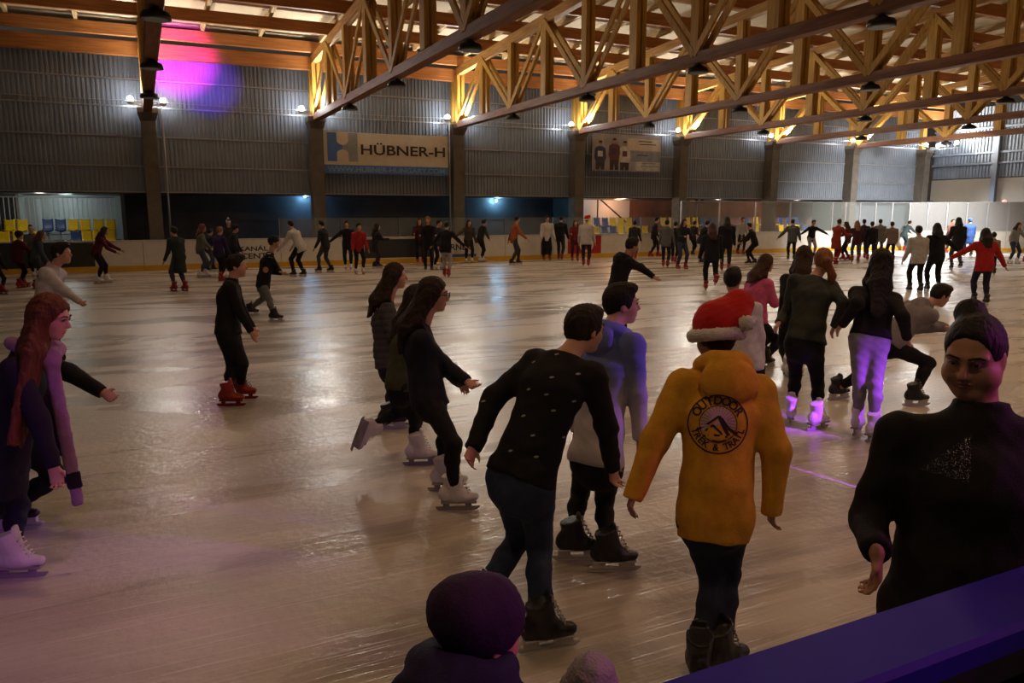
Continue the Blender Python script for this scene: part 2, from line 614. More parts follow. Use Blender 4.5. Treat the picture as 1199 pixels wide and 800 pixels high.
# ---- timber trusses across the hall
CH_B, CH_T = 0.13, 0.15
bot_me = MB().box(-0.15, -32.2, -CH_B, 0.15, 0, CH_B, 0.012).me('bottom_chord')
diag_cache = {}
vert_cache = {}
TL = ['roof truss running overhead nearly towards the viewer, at the leftmost column',
      'timber roof truss from the column at the left edge of the wide banner',
      'timber roof truss from the column at the right edge of the wide banner',
      'timber roof truss from the column left of the team photo banner',
      'timber roof truss from the column right of the team photo banner',
      'timber roof truss third from the far right corner',
      'timber roof truss second from the far right corner']
for i in range(7):
    x = COL_X[i]
    t = empty('roof_truss', (x, 31.65, Z_CHORD), TL[i], 'truss', 'timber roof trusses')
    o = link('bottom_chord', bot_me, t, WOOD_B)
    for ya, yb in ((31.65, 15.6), (15.6, -0.5)):
        MB().bar((0, ya - 31.65, YTOP(ya) - Z_CHORD), (0, yb - 31.65, YTOP(yb) - Z_CHORD), 0.24, 2 * CH_T).build('top_chord', WOOD_Y, t)
    for k, y in enumerate(NODE):
        zt = YTOP(y) - Z_CHORD
        key = (k, 'v')
        if key not in vert_cache:
            w = 0.17 if k % 2 else 0.14
            vert_cache[key] = MB().box(-0.16, -w, CH_B, -0.03, w, zt - CH_T, 0.01).box(0.03, -w, CH_B, 0.16, w, zt - CH_T, 0.01).me('vertical')
        o = link('vertical', vert_cache[key], t, WOOD_Z)
        o.location = (0, y - 31.65, 0)
        if k < 12:
            y2 = NODE[k + 1]
            z2 = YTOP(y2) - Z_CHORD
            for sx in (-0.13, 0.13):
                key = (k, sx)
                if key not in diag_cache:
                    if k % 2 == 0:
                        a, b = (sx, 0, CH_B * 0.5), (sx, y2 - y, z2 - CH_T * 0.4)
                    else:
                        a, b = (sx, 0, zt - CH_T * 0.4), (sx, y2 - y, CH_B * 0.5)
                    diag_cache[key] = MB().bar(a, b, 0.075, 0.17).me('diagonal')
                o = link('diagonal', diag_cache[key], t, WOOD_Z)
                o.location = (0, y - 31.65, 0)

# ---- hanging lamps under the trusses, burning dimly
housing = MB().lathe([(0.10, 0.13), (0.13, 0.10), (0.23, 0.07), (0.26, 0.0), (0.26, -0.05), (0.20, -0.05)], n=18).me('housing', True)
lens_me = MB().lathe([(0.195, 0.0), (0.195, -0.010), (0.10, -0.012)], n=18).me('lens')
brk_me = MB().box(-0.05, -0.05, 0.11, 0.05, 0.05, 0.16).me('bracket')
LENS = emit('lamp_lens', (1.0, 0.78, 0.5), 0.03)
HALL_W = 165
for i in range(7):
    for k in (2, 4, 6, 8, 10, 12):
        y = NODE[k]
        o = empty('hall_lamp', (COL_X[i], y, Z_CHORD - CH_B - 0.16), 'dark round lamp hung under the %s truss from the left, %s from the wall' % (ORD[i], ['first', 'second', 'third', 'fourth', 'fifth', 'sixth'][k // 2 - 1]), 'lamp', 'dark lamps hung under the trusses')
        link('housing', housing, o, BLACK_P)
        l = link('lens', lens_me, o, LENS)
        l.location = (0, 0, -0.05)
        link('bracket', brk_me, o, BLACK_P)
        light('hall_lamp_light', 'SPOT', (COL_X[i], y, Z_CHORD - CH_B - 0.34), HALL_W * (0.55 if i < 1 else 0.8 if i < 2 else 1.0) * (1.3 if k > 8 else 0.78), (1.0, 0.70, 0.42) if k < 9 else (1.0, 0.60, 0.31), (COL_X[i], y, 0), 0.24, 160, 0.6)

# ---- flood lights on the columns, aimed up into the roof
bulb_me = MB().lathe([(0.03, -0.095), (0.08, -0.06), (0.105, 0.0), (0.08, 0.06), (0.03, 0.095)], n=14).me('bulb', True)
cup_me = MB().lathe([(0.05, -0.19), (0.10, -0.17), (0.13, -0.10), (0.13, -0.085), (0.09, -0.09)], n=14).me('reflector', True)
arm_me = MB().bar((0, 0, -0.15), (-0.45, 0.18, -0.15), 0.04, 0.04).me('arm')
arm2_me = MB().bar((0, 0, -0.15), (0.45, 0.18, -0.15), 0.04, 0.04).me('arm')
for i, x in enumerate(COL_X):
    for s in (-1, 1):
        if i in (3, 4, 5, 6) and s == 1:
            continue
        xx = x + s * (0.60 if i not in (0, 7) else 0.53)
        lp = empty('flood_light', (xx, 31.15, 6.05), 'glowing flood light on the %s side of the %s column from the left' % ('left' if s < 0 else 'right', ORD[i]), 'flood light', 'flood lights on the columns')
        link('bulb', bulb_me, lp, BULB_HOT if i == 7 else BULB)
        link('reflector', cup_me, lp, WHITE_M)
        link('arm', arm_me if s > 0 else arm2_me, lp, GREY_M)
    e = 1450 if i < 7 else 1700
    if i == 7:
        lb = MB().box(x - 0.03, 29.3, 5.76, x + 0.03, 31.3, 5.82).build('lamp_bar', GREY_M)
        tag(lb, 'grey bar carrying the bright lamp cluster at the far right corner', 'bar')
        for q in (-1.5, 1.5, -0.5):
            lp = empty('flood_light', (x, 30.1 - 0.32 * q, 6.05), 'glowing flood light in the bright cluster at the far right corner, %s' % ('nearest the left' if q == -1.5 else 'nearest the end wall' if q > 0 else 'in its middle'), 'flood light', 'flood lights on the columns')
            link('bulb', bulb_me, lp, BULB_HOT)
            link('reflector', cup_me, lp, WHITE_M)
            MB().box(-0.02, -0.02, -0.23, 0.02, 0.02, -0.16).build('stem', GREY_M, lp)
    light('flood_beam', 'SPOT', (x, 30.75, 6.15), e, (1.0, 0.93, 0.80), (x + 0.1, 28.3, 8.4), 0.25, 168, 0.5)
light('flood_and_fill_end', 'SPOT', (42.4, 30.7, 6.1), 7000, (0.90, 0.95, 1.0), (40.2, 27.0, 0.6), 0.2, 105, 0.9)

light('flood_and_fill_end', 'SPOT', (34.5, 21.0, 5.5), 9500, (1.0, 0.95, 0.86), (37.4, 29.6, 0.4), 0.2, 78, 0.9)  # extra spot without a fixture, added to whiten the far corner boards
cab = MB().tube([(x, 31.40, 6.05 - 0.06 * math.sin(math.pi * ((x - 0.5) % 6.03) / 6.03)) for x in np.arange(-5.5, 43, 0.75)], 0.014, 5).build('light_cable', GREY_M, None, True)
tag(cab, 'thin cable strung along the wall between the flood lights', 'cable')


# ================================================================== RINK BARRIER
H_BOARD = 1.08
barrier = empty('rink_barrier', (0, Y_BOARD, 0), 'white rink boards with yellow kick strip and glass along the far side and corner', 'barrier')
path = [(-7.2 + 2.4 * k, Y_BOARD) for k in range(18)]          # straight part, last at 33.6
xs = X_END - R_CORNER
path[-1] = (xs, Y_BOARD)
ARC = 14
arc = [(xs + R_CORNER * math.sin(math.pi / 2 * k / ARC), Y_BOARD - R_CORNER + R_CORNER * math.cos(math.pi / 2 * k / ARC)) for k in range(1, ARC + 1)]
path += arc + [(X_END, 22.1 - 1.2 * k) for k in range(1, 6)]
DARK_AD = mat('dark_advert', (0.03, 0.035, 0.035), rough=0.4)
RED_AD = mat('red_advert', (0.35, 0.02, 0.02), rough=0.4)
INK = mat('dark_ink', (0.035, 0.025, 0.03), rough=0.6, noise=0.0)
INK_B = mat('blue_ink', (0.05, 0.10, 0.24), rough=0.5, noise=0.05)
CAPM = mat('board_cap', (0.50, 0.50, 0.50), rough=0.35)
for k in range(len(path) - 1):
    (xa, ya), (xb, yb) = path[k], path[k + 1]
    L_ = math.hypot(xb - xa, yb - ya)
    ang = math.atan2(yb - ya, xb - xa)

    def seg(name, x0, x1, y0, y1, z0, z1, m, bv=0.006):
        o = MB().box(x0, y0, z0, x1, y1, z1, bv).build(name, m, barrier)
        o.location = (xa, ya - Y_BOARD, 0)
        o.rotation_euler = (0, 0, ang)
        return o
    m = WHITE_B
    xm = (xa + xb) / 2
    if k == 1:
        m = DARK_AD
    bp_ = seg('board_panel', 0.008, L_ - 0.008, 0.0, 0.10, 0.19, H_BOARD - 0.03, m)
    seg('kick_plate', 0.004, L_ - 0.004, -0.015, 0.10, 0.0, 0.19, YELLOW_K)
    seg('cap_rail', 0.0, L_, -0.03, 0.13, H_BOARD - 0.03, H_BOARD + 0.02, CAPM)
    if xm > 4.5:
        tall = xm > 24.2
        zt = 2.62 if tall else 1.86
        frost = xm > 38.6 or k > 17 + 8
        seg('glass_panel', 0.05, L_ - 0.05, 0.04, 0.056, H_BOARD + 0.02, zt, FROST if frost else CLEAR, 0.002)
        if tall:
            seg('glass_post', -0.035, 0.035, 0.03, 0.09, H_BOARD, zt + 0.03, GREY_M)
            seg('glass_rail', 0.0, L_, 0.035, 0.06, zt, zt + 0.03, GREY_M)
        else:
            seg('glass_post', -0.012, 0.012, 0.035, 0.07, H_BOARD, zt, GREY_M, 0.002)


def on_board(u, v, dy=0.012):
    p = at_y(u, v, Y_BOARD - dy)
    return Vector((p.x, -dy, p.z))


pk = on_board(300, 287)
lettering('KANÁL', 1.05, 0.22, (pk.x - 0.1, -0.006, 0.74), INK, barrier)
lettering('CENT', 0.95, 0.22, (pk.x - 0.1, -0.006, 0.44), INK, barrier)
pk = on_board(540, 290)
lettering('RNER', 0.95, 0.26, (pk.x, -0.006, 0.62), INK, barrier)
MB().box(pk.x - 0.8, -0.006, 0.20, pk.x + 0.7, 0.0, 0.32).build('advert_stripe', INK_B, barrier)
pk = on_board(688, 283)
MB().box(pk.x - 1.05, -0.006, 0.2, pk.x + 0.75, 0.0, 1.03).build('advert_sheet', RED_AD, barrier)
ring = MB()
n = 28
vv = []
for j in range(n):
    a = 2 * math.pi * j / n
    vv += [(pk.x - 0.05 + 0.38 * math.cos(a), -0.012, 0.62 + 0.36 * math.sin(a)), (pk.x - 0.05 + 0.26 * math.cos(a), -0.012, 0.62 + 0.25 * math.sin(a))]
ring.add(vv, [(2 * j, 2 * ((j + 1) % n), 2 * ((j + 1) % n) + 1, 2 * j + 1) for j in range(n)]).build('advert_ring', WHITE_B, barrier)
MB().box(-2.4, -0.006, 0.2, -1.55, 0.0, 1.03).build('advert_sheet', DARK_AD, barrier)
pk = on_board(645, 285)
MB().box(pk.x - 0.5, -0.006, 0.2, pk.x - 0.05, 0.0, 1.02).build('advert_sheet', DARK_AD, barrier)
pk = on_board(455, 290)
MB().box(pk.x - 1.0, -0.006, 0.24, pk.x + 1.9, 0.0, 1.0).build('advert_sheet', DARK_AD, barrier)

# near boards in front of the photographer
near = empty('rink_barrier', (0, 1.065, 0), 'near rink barrier with a broad blue top rail, bottom right corner', 'barrier')
BLUE_R = mat('blue_rail', (0.016, 0.008, 0.24), rough=0.6, noise=0.06, scale=4, spec=0.2)
prof = [(-0.098, 1.035), (-0.098, 1.085), (-0.085, 1.098), (0.085, 1.10), (0.098, 1.085), (0.098, 1.04)]
v, f = [], []
for x in (-6, 9):
    v += [(x, y, z) for y, z in prof]
n = len(prof)
for j in range(n):
    f.append((j, (j + 1) % n, n + (j + 1) % n, n + j))
f += [tuple(range(n - 1, -1, -1)), tuple(range(n, 2 * n))]
MB().add(v, f).build('top_rail', BLUE_R, near)
MB().box(-6, -0.07, 0.93, 9, 0.085, 1.035, 0.008).build('frame_rail', mat('dark_frame', (0.02, 0.018, 0.03), rough=0.5), near)
MB().box(-6, 0.055, 0.0, 9, 0.08, 0.94, 0.004).build('board_sheet', mat('grey_board_back', (0.16, 0.17, 0.15), rough=0.5), near)
pm = MB().box(-0.05, -0.06, 0.0, 0.05, 0.055, 0.93, 0.006).me('frame_post')
for k in range(-16, 26):
    o = link('frame_post', pm, near, mat('dark_frame', (0.02, 0.018, 0.03), rough=0.5))
    o.location = (0.33 * k, 0, 0)

# ================================================================== BANNERS
CANVAS = mat('banner_canvas', (0.55, 0.50, 0.42), rough=0.7, noise=0.07, scale=3)
BLUE_B = mat('banner_blue', (0.07, 0.15, 0.44), rough=0.7, noise=0.1)
GREY_B = mat('banner_grey', (0.22, 0.24, 0.27), rough=0.7, noise=0.1)


def sheet(name, x0, x1, z0, z1, m, parent, y=0.0, sag=0.03, n=16):
    v, f = [], []
    for i in range(n + 1):
        t = i / n
        x = x0 + (x1 - x0) * t
        dy = y - 0.015 * math.sin(t * 19) * 0.6
        s = sag * 4 * t * (1 - t)
        v += [(x, dy, z0), (x, dy, z1 - s), (x, dy + 0.004, z0), (x, dy + 0.004, z1 - s)]
    for i in range(n):
        a = 4 * i
        f += [(a, a + 4, a + 5, a + 1), (a + 2, a + 3, a + 7, a + 6)]
    return MB().add(v, f).build(name, m, parent)


pa, pb = at_y(376, 153, 31.55), at_y(523.5, 206, 31.55)
W_, H_ = pb.x - pa.x, pa.z - pb.z
bn = empty('wall_banner', (pa.x, 31.42, pb.z), 'wide off-white banner with a blue logo, dark capital lettering and a blue lower stripe', 'banner')
hs = H_ * 0.205
sheet('canvas', 0, W_, hs, H_, CANVAS, bn)
sheet('stripe', 0, W_, 0, hs, BLUE_B, bn, sag=0)
# logo: two uprights joined by a curved waist
lx, lz0, lz1 = 0.035 * W_, hs + 0.08 * H_, H_ * 0.965
lw = 0.23 * W_


def logo_half(side):
    n = 22
    v, f = [], []
    hh = lz1 - lz0
    for i in range(2 * n + 1):
        t = i / (2 * n)
        z = lz0 + hh * t
        d = abs(t - 0.5) * 2
        t2 = min(1.0, max(0.0, (d - 0.17) / 0.28))
        inner = 0.5 - 0.19 * math.sqrt(max(0.0, 1 - (1 - t2) ** 2))
        if side == 0:
            a, b = 0.0, inner
        else:
            a, b = 1 - inner, 1.0
        v += [(lx + lw * a, -0.022, z), (lx + lw * b, -0.022, z)]
    for i in range(2 * n):
        f.append((2 * i, 2 * i + 1, 2 * i + 3, 2 * i + 2))
    return MB().add(v, f)


logo_half(0).build('logo', BLUE_B, bn)
logo_half(1).build('logo', GREY_B, bn)
lettering('HÜBNER-H', 0.685 * W_, 0.30 * H_, (0.632 * W_, -0.024, hs + (H_ - hs) * 0.51), INK, bn)
lettering('WWW.HUBNER-HUNGARY.COM', 0.94 * W_, hs * 0.62, (0.5 * W_, -0.022, hs * 0.5), mat('pale_blue_ink', (0.16, 0.32, 0.48), noise=0), bn)

pa, pb = at_y(692, 156, 31.55), at_y(771, 202, 31.55)
W_, H_ = pb.x - pa.x, pa.z - pb.z
b2 = empty('wall_banner', (pa.x, 31.42, pb.z), 'printed banner with three standing players on the left and pale text fields', 'banner')
sheet('canvas', 0, W_, 0, H_, mat('print_sky', (0.30, 0.29, 0.33), rough=0.7, noise=0.3, scale=1.2), b2, sag=0)
PR = [mat('print_cream', (0.50, 0.43, 0.34), noise=0.1), mat('print_blue', (0.20, 0.22, 0.28), noise=0.2), mat('print_pale', (0.46, 0.46, 0.44), noise=0.2),
      mat('print_navy', (0.03, 0.03, 0.08), noise=0.2), mat('print_skin', (0.30, 0.19, 0.13), noise=0.1), mat('print_dark', (0.03, 0.025, 0.03), noise=0.2), mat('print_maroon', (0.10, 0.03, 0.04))]
for x0, z0, x1, z1, m in ((0.5, 0.58, 0.99, 0.90, 0), (0.56, 0.28, 0.99, 0.56, 1), (0.62, 0.03, 0.99, 0.27, 2)):
    sheet('print_field', x0 * W_, x1 * W_, z0 * H_, z1 * H_, PR[m], b2, y=-0.02, sag=0)
def blob(poly, m, y):
    MB().add([(x * W_, y, z * H_) for x, z in poly], [tuple(range(len(poly)))]).build('print_figure', m, b2)
for cx, top, m1, m2, m3 in ((0.11, 0.78, PR[3], PR[2], PR[5]), (0.31, 0.86, PR[6], PR[3], PR[5]), (0.46, 0.80, PR[2], PR[6], PR[5])):
    ov = lambda c, z, a, b, n=14: [(c + a * math.cos(2 * math.pi * j / n), z + b * math.sin(2 * math.pi * j / n)) for j in range(n)]
    blob(ov(cx, top - 0.05, 0.025, 0.065), PR[4], -0.03)
    blob([(cx - 0.028, top - 0.03), (cx + 0.028, top - 0.03), (cx + 0.02, top + 0.03), (cx - 0.02, top + 0.03)], PR[5], -0.032)
    blob([(cx - 0.075, top - 0.18), (cx - 0.03, top - 0.12), (cx + 0.03, top - 0.12), (cx + 0.075, top - 0.18), (cx + 0.085, top - 0.42), (cx + 0.06, top - 0.56), (cx - 0.06, top - 0.56), (cx - 0.085, top - 0.42)], m1, -0.028)
    blob([(cx - 0.035, top - 0.25), (cx + 0.035, top - 0.25), (cx + 0.035, top - 0.40), (cx - 0.035, top - 0.40)], m2, -0.030)
    blob([(cx - 0.065, top - 0.56), (cx + 0.065, top - 0.56), (cx + 0.06, 0.03), (cx + 0.012, 0.03), (cx, top - 0.66), (cx - 0.012, 0.03), (cx - 0.06, 0.03)], m3, -0.027)
for z, x0, x1 in ((0.82, 0.66, 0.86), (0.74, 0.68, 0.92), (0.44, 0.64, 0.80), (0.22, 0.72, 0.92), (0.14, 0.70, 0.97)):
    MB().add([(x0 * W_, -0.03, z * H_), (x1 * W_, -0.03, z * H_), (x1 * W_, -0.03, (z + 0.025) * H_), (x0 * W_, -0.03, (z + 0.025) * H_)], [(0, 1, 2, 3)]).build('print_line', PR[5] if z > 0.3 else PR[1], b2)

# ================================================================== SEATS, RAILINGS, SMALL THINGS BEHIND THE BOARDS
SEAT_Y = mat('yellow_seat', (0.75, 0.52, 0.01), rough=0.4, noise=0.08)
SEAT_B = mat('blue_seat', (0.03, 0.07, 0.22), rough=0.4, noise=0.08)


def seat_meshes():
    v, f = [], []
    n, mm = 6, 7
    prof = [(-0.20, 0.02), (-0.22, 0.0), (-0.10, -0.03), (0.10, -0.04), (0.19, -0.01), (0.24, 0.16), (0.26, 0.36), (0.255, 0.40)]
    for y, z in prof:
        for i in range(mm):
            t = i / (mm - 1) * 2 - 1
            v.append((0.175 * t, y, z + 0.045 * t * t))
    for k in range(len(prof) - 1):
        for i in range(mm - 1):
            a = k * mm + i
            f.append((a, a + 1, a + mm + 1, a + mm))
    b = len(v)
    v += [(x, y + 0.012, z - 0.02) for x, y, z in v[:b]]
    f += [tuple(q + b for q in reversed(g)) for g in f[:]]
    rim = [i for i in range(mm)] + [k * mm + mm - 1 for k in range(1, len(prof))] + [(len(prof) - 1) * mm + i for i in range(mm - 2, -1, -1)] + [k * mm for k in range(len(prof) - 2, 0, -1)]
    for i in range(len(rim)):
        a, c = rim[i], rim[(i + 1) % len(rim)]
        f.append((a, a + b, c + b, c))
    return mesh('seat_shell', v, f, True), MB().box(-0.03, -0.05, -0.33, 0.03, 0.05, -0.03).box(-0.12, -0.12, -0.36, 0.12, 0.12, -0.33).me('seat_foot')


shell_me, foot_me = seat_meshes()


def seat(x, y, z, yellow, label):
    e = empty('stadium_seat', (x, y, z), label, 'seat', 'stadium seats behind the boards')
    link('seat_shell', shell_me if yellow else shell_blue, e, None)
    link('seat_foot', foot_me, e, GREY_M)


shell_blue = shell_me.copy()
shell_me.materials.append(SEAT_Y)
shell_blue.materials.append(SEAT_B)
BENCH = mat('tribune_step', (0.10, 0.10, 0.10), rough=0.8)


def tribune(x0, x1, y0, rows, nm, z0=0.62):
    for r in range(rows):
        o = MB().box(0, -0.37, 0, x1 - x0, 0.37, z0 + r * 0.42, 0.01).build('tribune_step', BENCH)
        o.location = (x0, y0 + r * 0.75, 0)
        tag(o, ('lower ' if r == 0 else 'upper ') + nm, 'tribune')


tribune(-7, -0.75, 33.0, 2, 'concrete seat step behind the boards at far left')
SIDE = ['upper', 'lower']
NTH = ['', 'first', 'second', 'third', 'fourth', 'fifth', 'sixth', 'seventh', 'eighth', 'ninth']
left_rows = [[(5, 1), (20, 1), (50, 0), (65, 0), (80, 1), (94, 1), (110, 1), (124, 1)], [(-3, 1), (13, 1), (36, 1), (82, 0), (95, 1), (108, 1), (123, 1)]]
for r, row in enumerate(left_rows):
    yy = 33.75 if r == 0 else 33.0
    zz = 1.40 if r == 0 else 0.98
    cnt = {0: 0, 1: 0}
    for u, yel in row:
        p = at_y(u + 6, 270, yy)
        p.x = p.x
        cnt[yel] += 1
        seat(p.x, yy, zz, yel, '%s stadium seat, %s %s one in the %s row at far left' % ('yellow' if yel else 'blue', NTH[cnt[yel]], 'yellow' if yel else 'blue', SIDE[r]))


def seat_run(x0, x1, yy, zz, cols, where):
    n = len(cols)
    cnt = {0: 0, 1: 0}
    for i, c in enumerate(cols):
        cnt[c] += 1
        seat(x0 + (x1 - x0) * (i + 0.5) / n, yy, zz, c, '%s seat, %s %s one in %s' % ('yellow' if c else 'blue', NTH[cnt[c]], 'yellow' if c else 'blue', where))


tribune(19.2, 24.2, 33.2, 2, 'concrete seat step behind the boards under the team photo banner')
seat_run(19.6, 24.1, 33.2, 0.98, [1, 1, 1, 0, 0, 1, 1, 1, 1], 'the lower row under the team photo banner')
seat_run(19.6, 24.1, 33.95, 1.40, [0, 1, 1, 0, 0, 1, 1, 1, 0], 'the upper row under the team photo banner')
tribune(25.2, 35.8, 33.2, 2, 'concrete seat step behind the boards right of the team photo banner')
seat_run(25.3, 30.2, 33.2, 0.98, [1, 1, 1, 1, 0, 0, 0, 0, 0], 'the lower row right of the team photo banner')
seat_run(25.3, 30.2, 33.95, 1.40, [1, 1, 1, 1, 1, 0, 0, 0, 0], 'the upper row right of the team photo banner')
seat_run(31.2, 35.6, 33.2, 0.98, [1, 1, 0, 1, 1, 1, 0], 'the lower row near the far right corner')
seat_run(31.2, 35.6, 33.95, 1.40, [0, 1, 1, 1, 0, 0, 0], 'the upper row near the far right corner')

# railing of white bars at far left
pa, pb = at_y(-20, 236, 34.4), at_y(134, 236, 34.4)
rl = empty('bar_railing', (pa.x, 34.4, 1.0), 'white railing of upright bars behind the seats at far left', 'railing')
MB().tube([(0, 0, 1.66), (pb.x - pa.x, 0, 1.66)], 0.025, 8).build('top_bar', WHITE_M, rl, True)
MB().tube([(0, 0, 0.25), (pb.x - pa.x, 0, 0.25)], 0.025, 8).build('bottom_bar', WHITE_M, rl, True)
bar_me = MB().tube([(0, 0, 0.1), (0, 0, 1.66)], 0.014, 6).me('upright')
nb = int((pb.x - pa.x) / 0.16)
for k in range(nb + 1):
    o = link('upright', bar_me, rl, WHITE_M)
    o.location = ((pb.x - pa.x) * k / nb, 0, 0)
dj = MB().box(0, 0, 0, 0.12, 0.1, 2.6, 0.01).build('door_frame_post', WHITE_M)
dj.location = (at_y(44, 250, 35.6).x, 35.6, 0)
tag(dj, 'bright white door jamb behind the railing at far left', 'door jamb')

# stair handrail seen under the team photo banner
pa, pb = at_y(700, 231, 35.2), at_y(735, 262, 35.2)
st = MB().bar(pa, pb, 0.05, 0.07).bar((pa.x, pa.y, 0.2), pa, 0.05, 0.05).bar((pb.x, pb.y, 0.2), pb, 0.05, 0.05).build('stair_handrail', BLACK_P)
tag(st, 'dark sloping stair handrail behind the yellow seats', 'handrail')

# loudspeaker on a pole by the fifth column
p = at_y(816, 232, 32.4)
sp = empty('loudspeaker', (p.x, 32.4, 0), 'black loudspeaker box on a pole right of the fifth column', 'loudspeaker')
MB().tube([(0, 0, 0.02), (0, 0, p.z - 0.2)], 0.03, 8).build('pole', BLACK_P, sp, True)
MB().box(-0.28, -0.2, p.z - 0.24, 0.28, 0.2, p.z + 0.26, 0.02).build('cabinet', BLACK_P, sp)
MB().lathe([(0.13, 0), (0.10, 0.01)], (0, 0, 0), 16).build('cone', GREY_M, sp).matrix_local = Matrix.Translation((0, -0.205, p.z)) @ Matrix.Rotation(math.pi / 2, 4, 'X')

# red goal lamp above the boards at far right
p = at_y(1176, 237, 25.6)
gl = empty('goal_lamp', (X_END + 0.12, p.y, 0), 'small red signal lamp above the boards at far right', 'signal lamp')
zz = 2.05 + (X_END - 0.0) / (ray(1176, 237).x) * ray(1176, 237).z
yy = (X_END + 0.12) / ray(1176, 237).x * ray(1176, 237).y
gl.location = (X_END + 0.12, yy, zz)
MB().lathe([(0.10, -0.10), (0.11, 0.0), (0.09, 0.10), (0.03, 0.14)], n=14).build('dome', emit('red_lamp', (1.0, 0.12, 0.12), 5.0), gl, True)
MB().box(-0.05, -0.05, -0.5, 0.05, 0.05, -0.10).build('stem', GREY_M, gl)

# ================================================================== LIGHTS OF THE RECESS, WITH ADDED SEAT FILL
def small_lamp(u, v, y, color, strength, energy, label, r=0.09, nm='wall_lamp', tgt=None):
    p = at_y(u, v, y)
    e = empty(nm, (p.x, y, p.z), label, 'lamp')
    b = MB().lathe([(r * 0.3, -r), (r * 0.8, -r * 0.6), (r, 0), (r * 0.8, r * 0.6), (r * 0.3, r)], n=12).build('globe', emit(nm + label[:12], color, strength), e, True)
    MB().box(-r * 0.5, r * 0.8, -r * 0.5, r * 0.5, r * 2.2, r * 0.5).build('mount', GREY_M, e)
    l = light(nm + '_light', 'POINT', (p.x, y - r - 0.12, p.z - 0.02), energy, color, None, 0.1)
    return e


small_lamp(357, 230, 33.35, (0.25, 0.62, 1.0), 14, 60, 'blue wall lamp tucked beside the column left of the wide banner', 0.06)
small_lamp(581, 235, 33.45, (0.30, 0.70, 1.0), 16, 60, 'blue wall lamp glowing below the siding right of the wide banner', 0.07)
small_lamp(877, 232, 35.6, (1.0, 0.95, 0.88), 30, 60, 'white wall lamp behind the glass right of the team photo banner', 0.09)
for x_ in (-3.2, 21.8, 27.8, 33.5):
    light('seat_light', 'POINT', (x_, 32.45, 2.6), 34, (1.0, 0.9, 0.75), None, 0.15)  # unseen fill points, added only to brighten the seat rows
light('room_light', 'POINT', (-2.6, 35.2, 2.5), 20, (0.75, 0.95, 0.95), None, 0.2)
light('room_light', 'POINT', (23.2, 35.0, 2.5), 80, (1.0, 0.45, 0.22), None, 0.2)
light('room_light', 'POINT', (20.0, 34.3, 2.5), 80, (0.9, 0.95, 1.0), None, 0.2)
light('room_light', 'POINT', (33.5, 34.3, 2.5), 50, (1.0, 0.55, 0.35), None, 0.2)

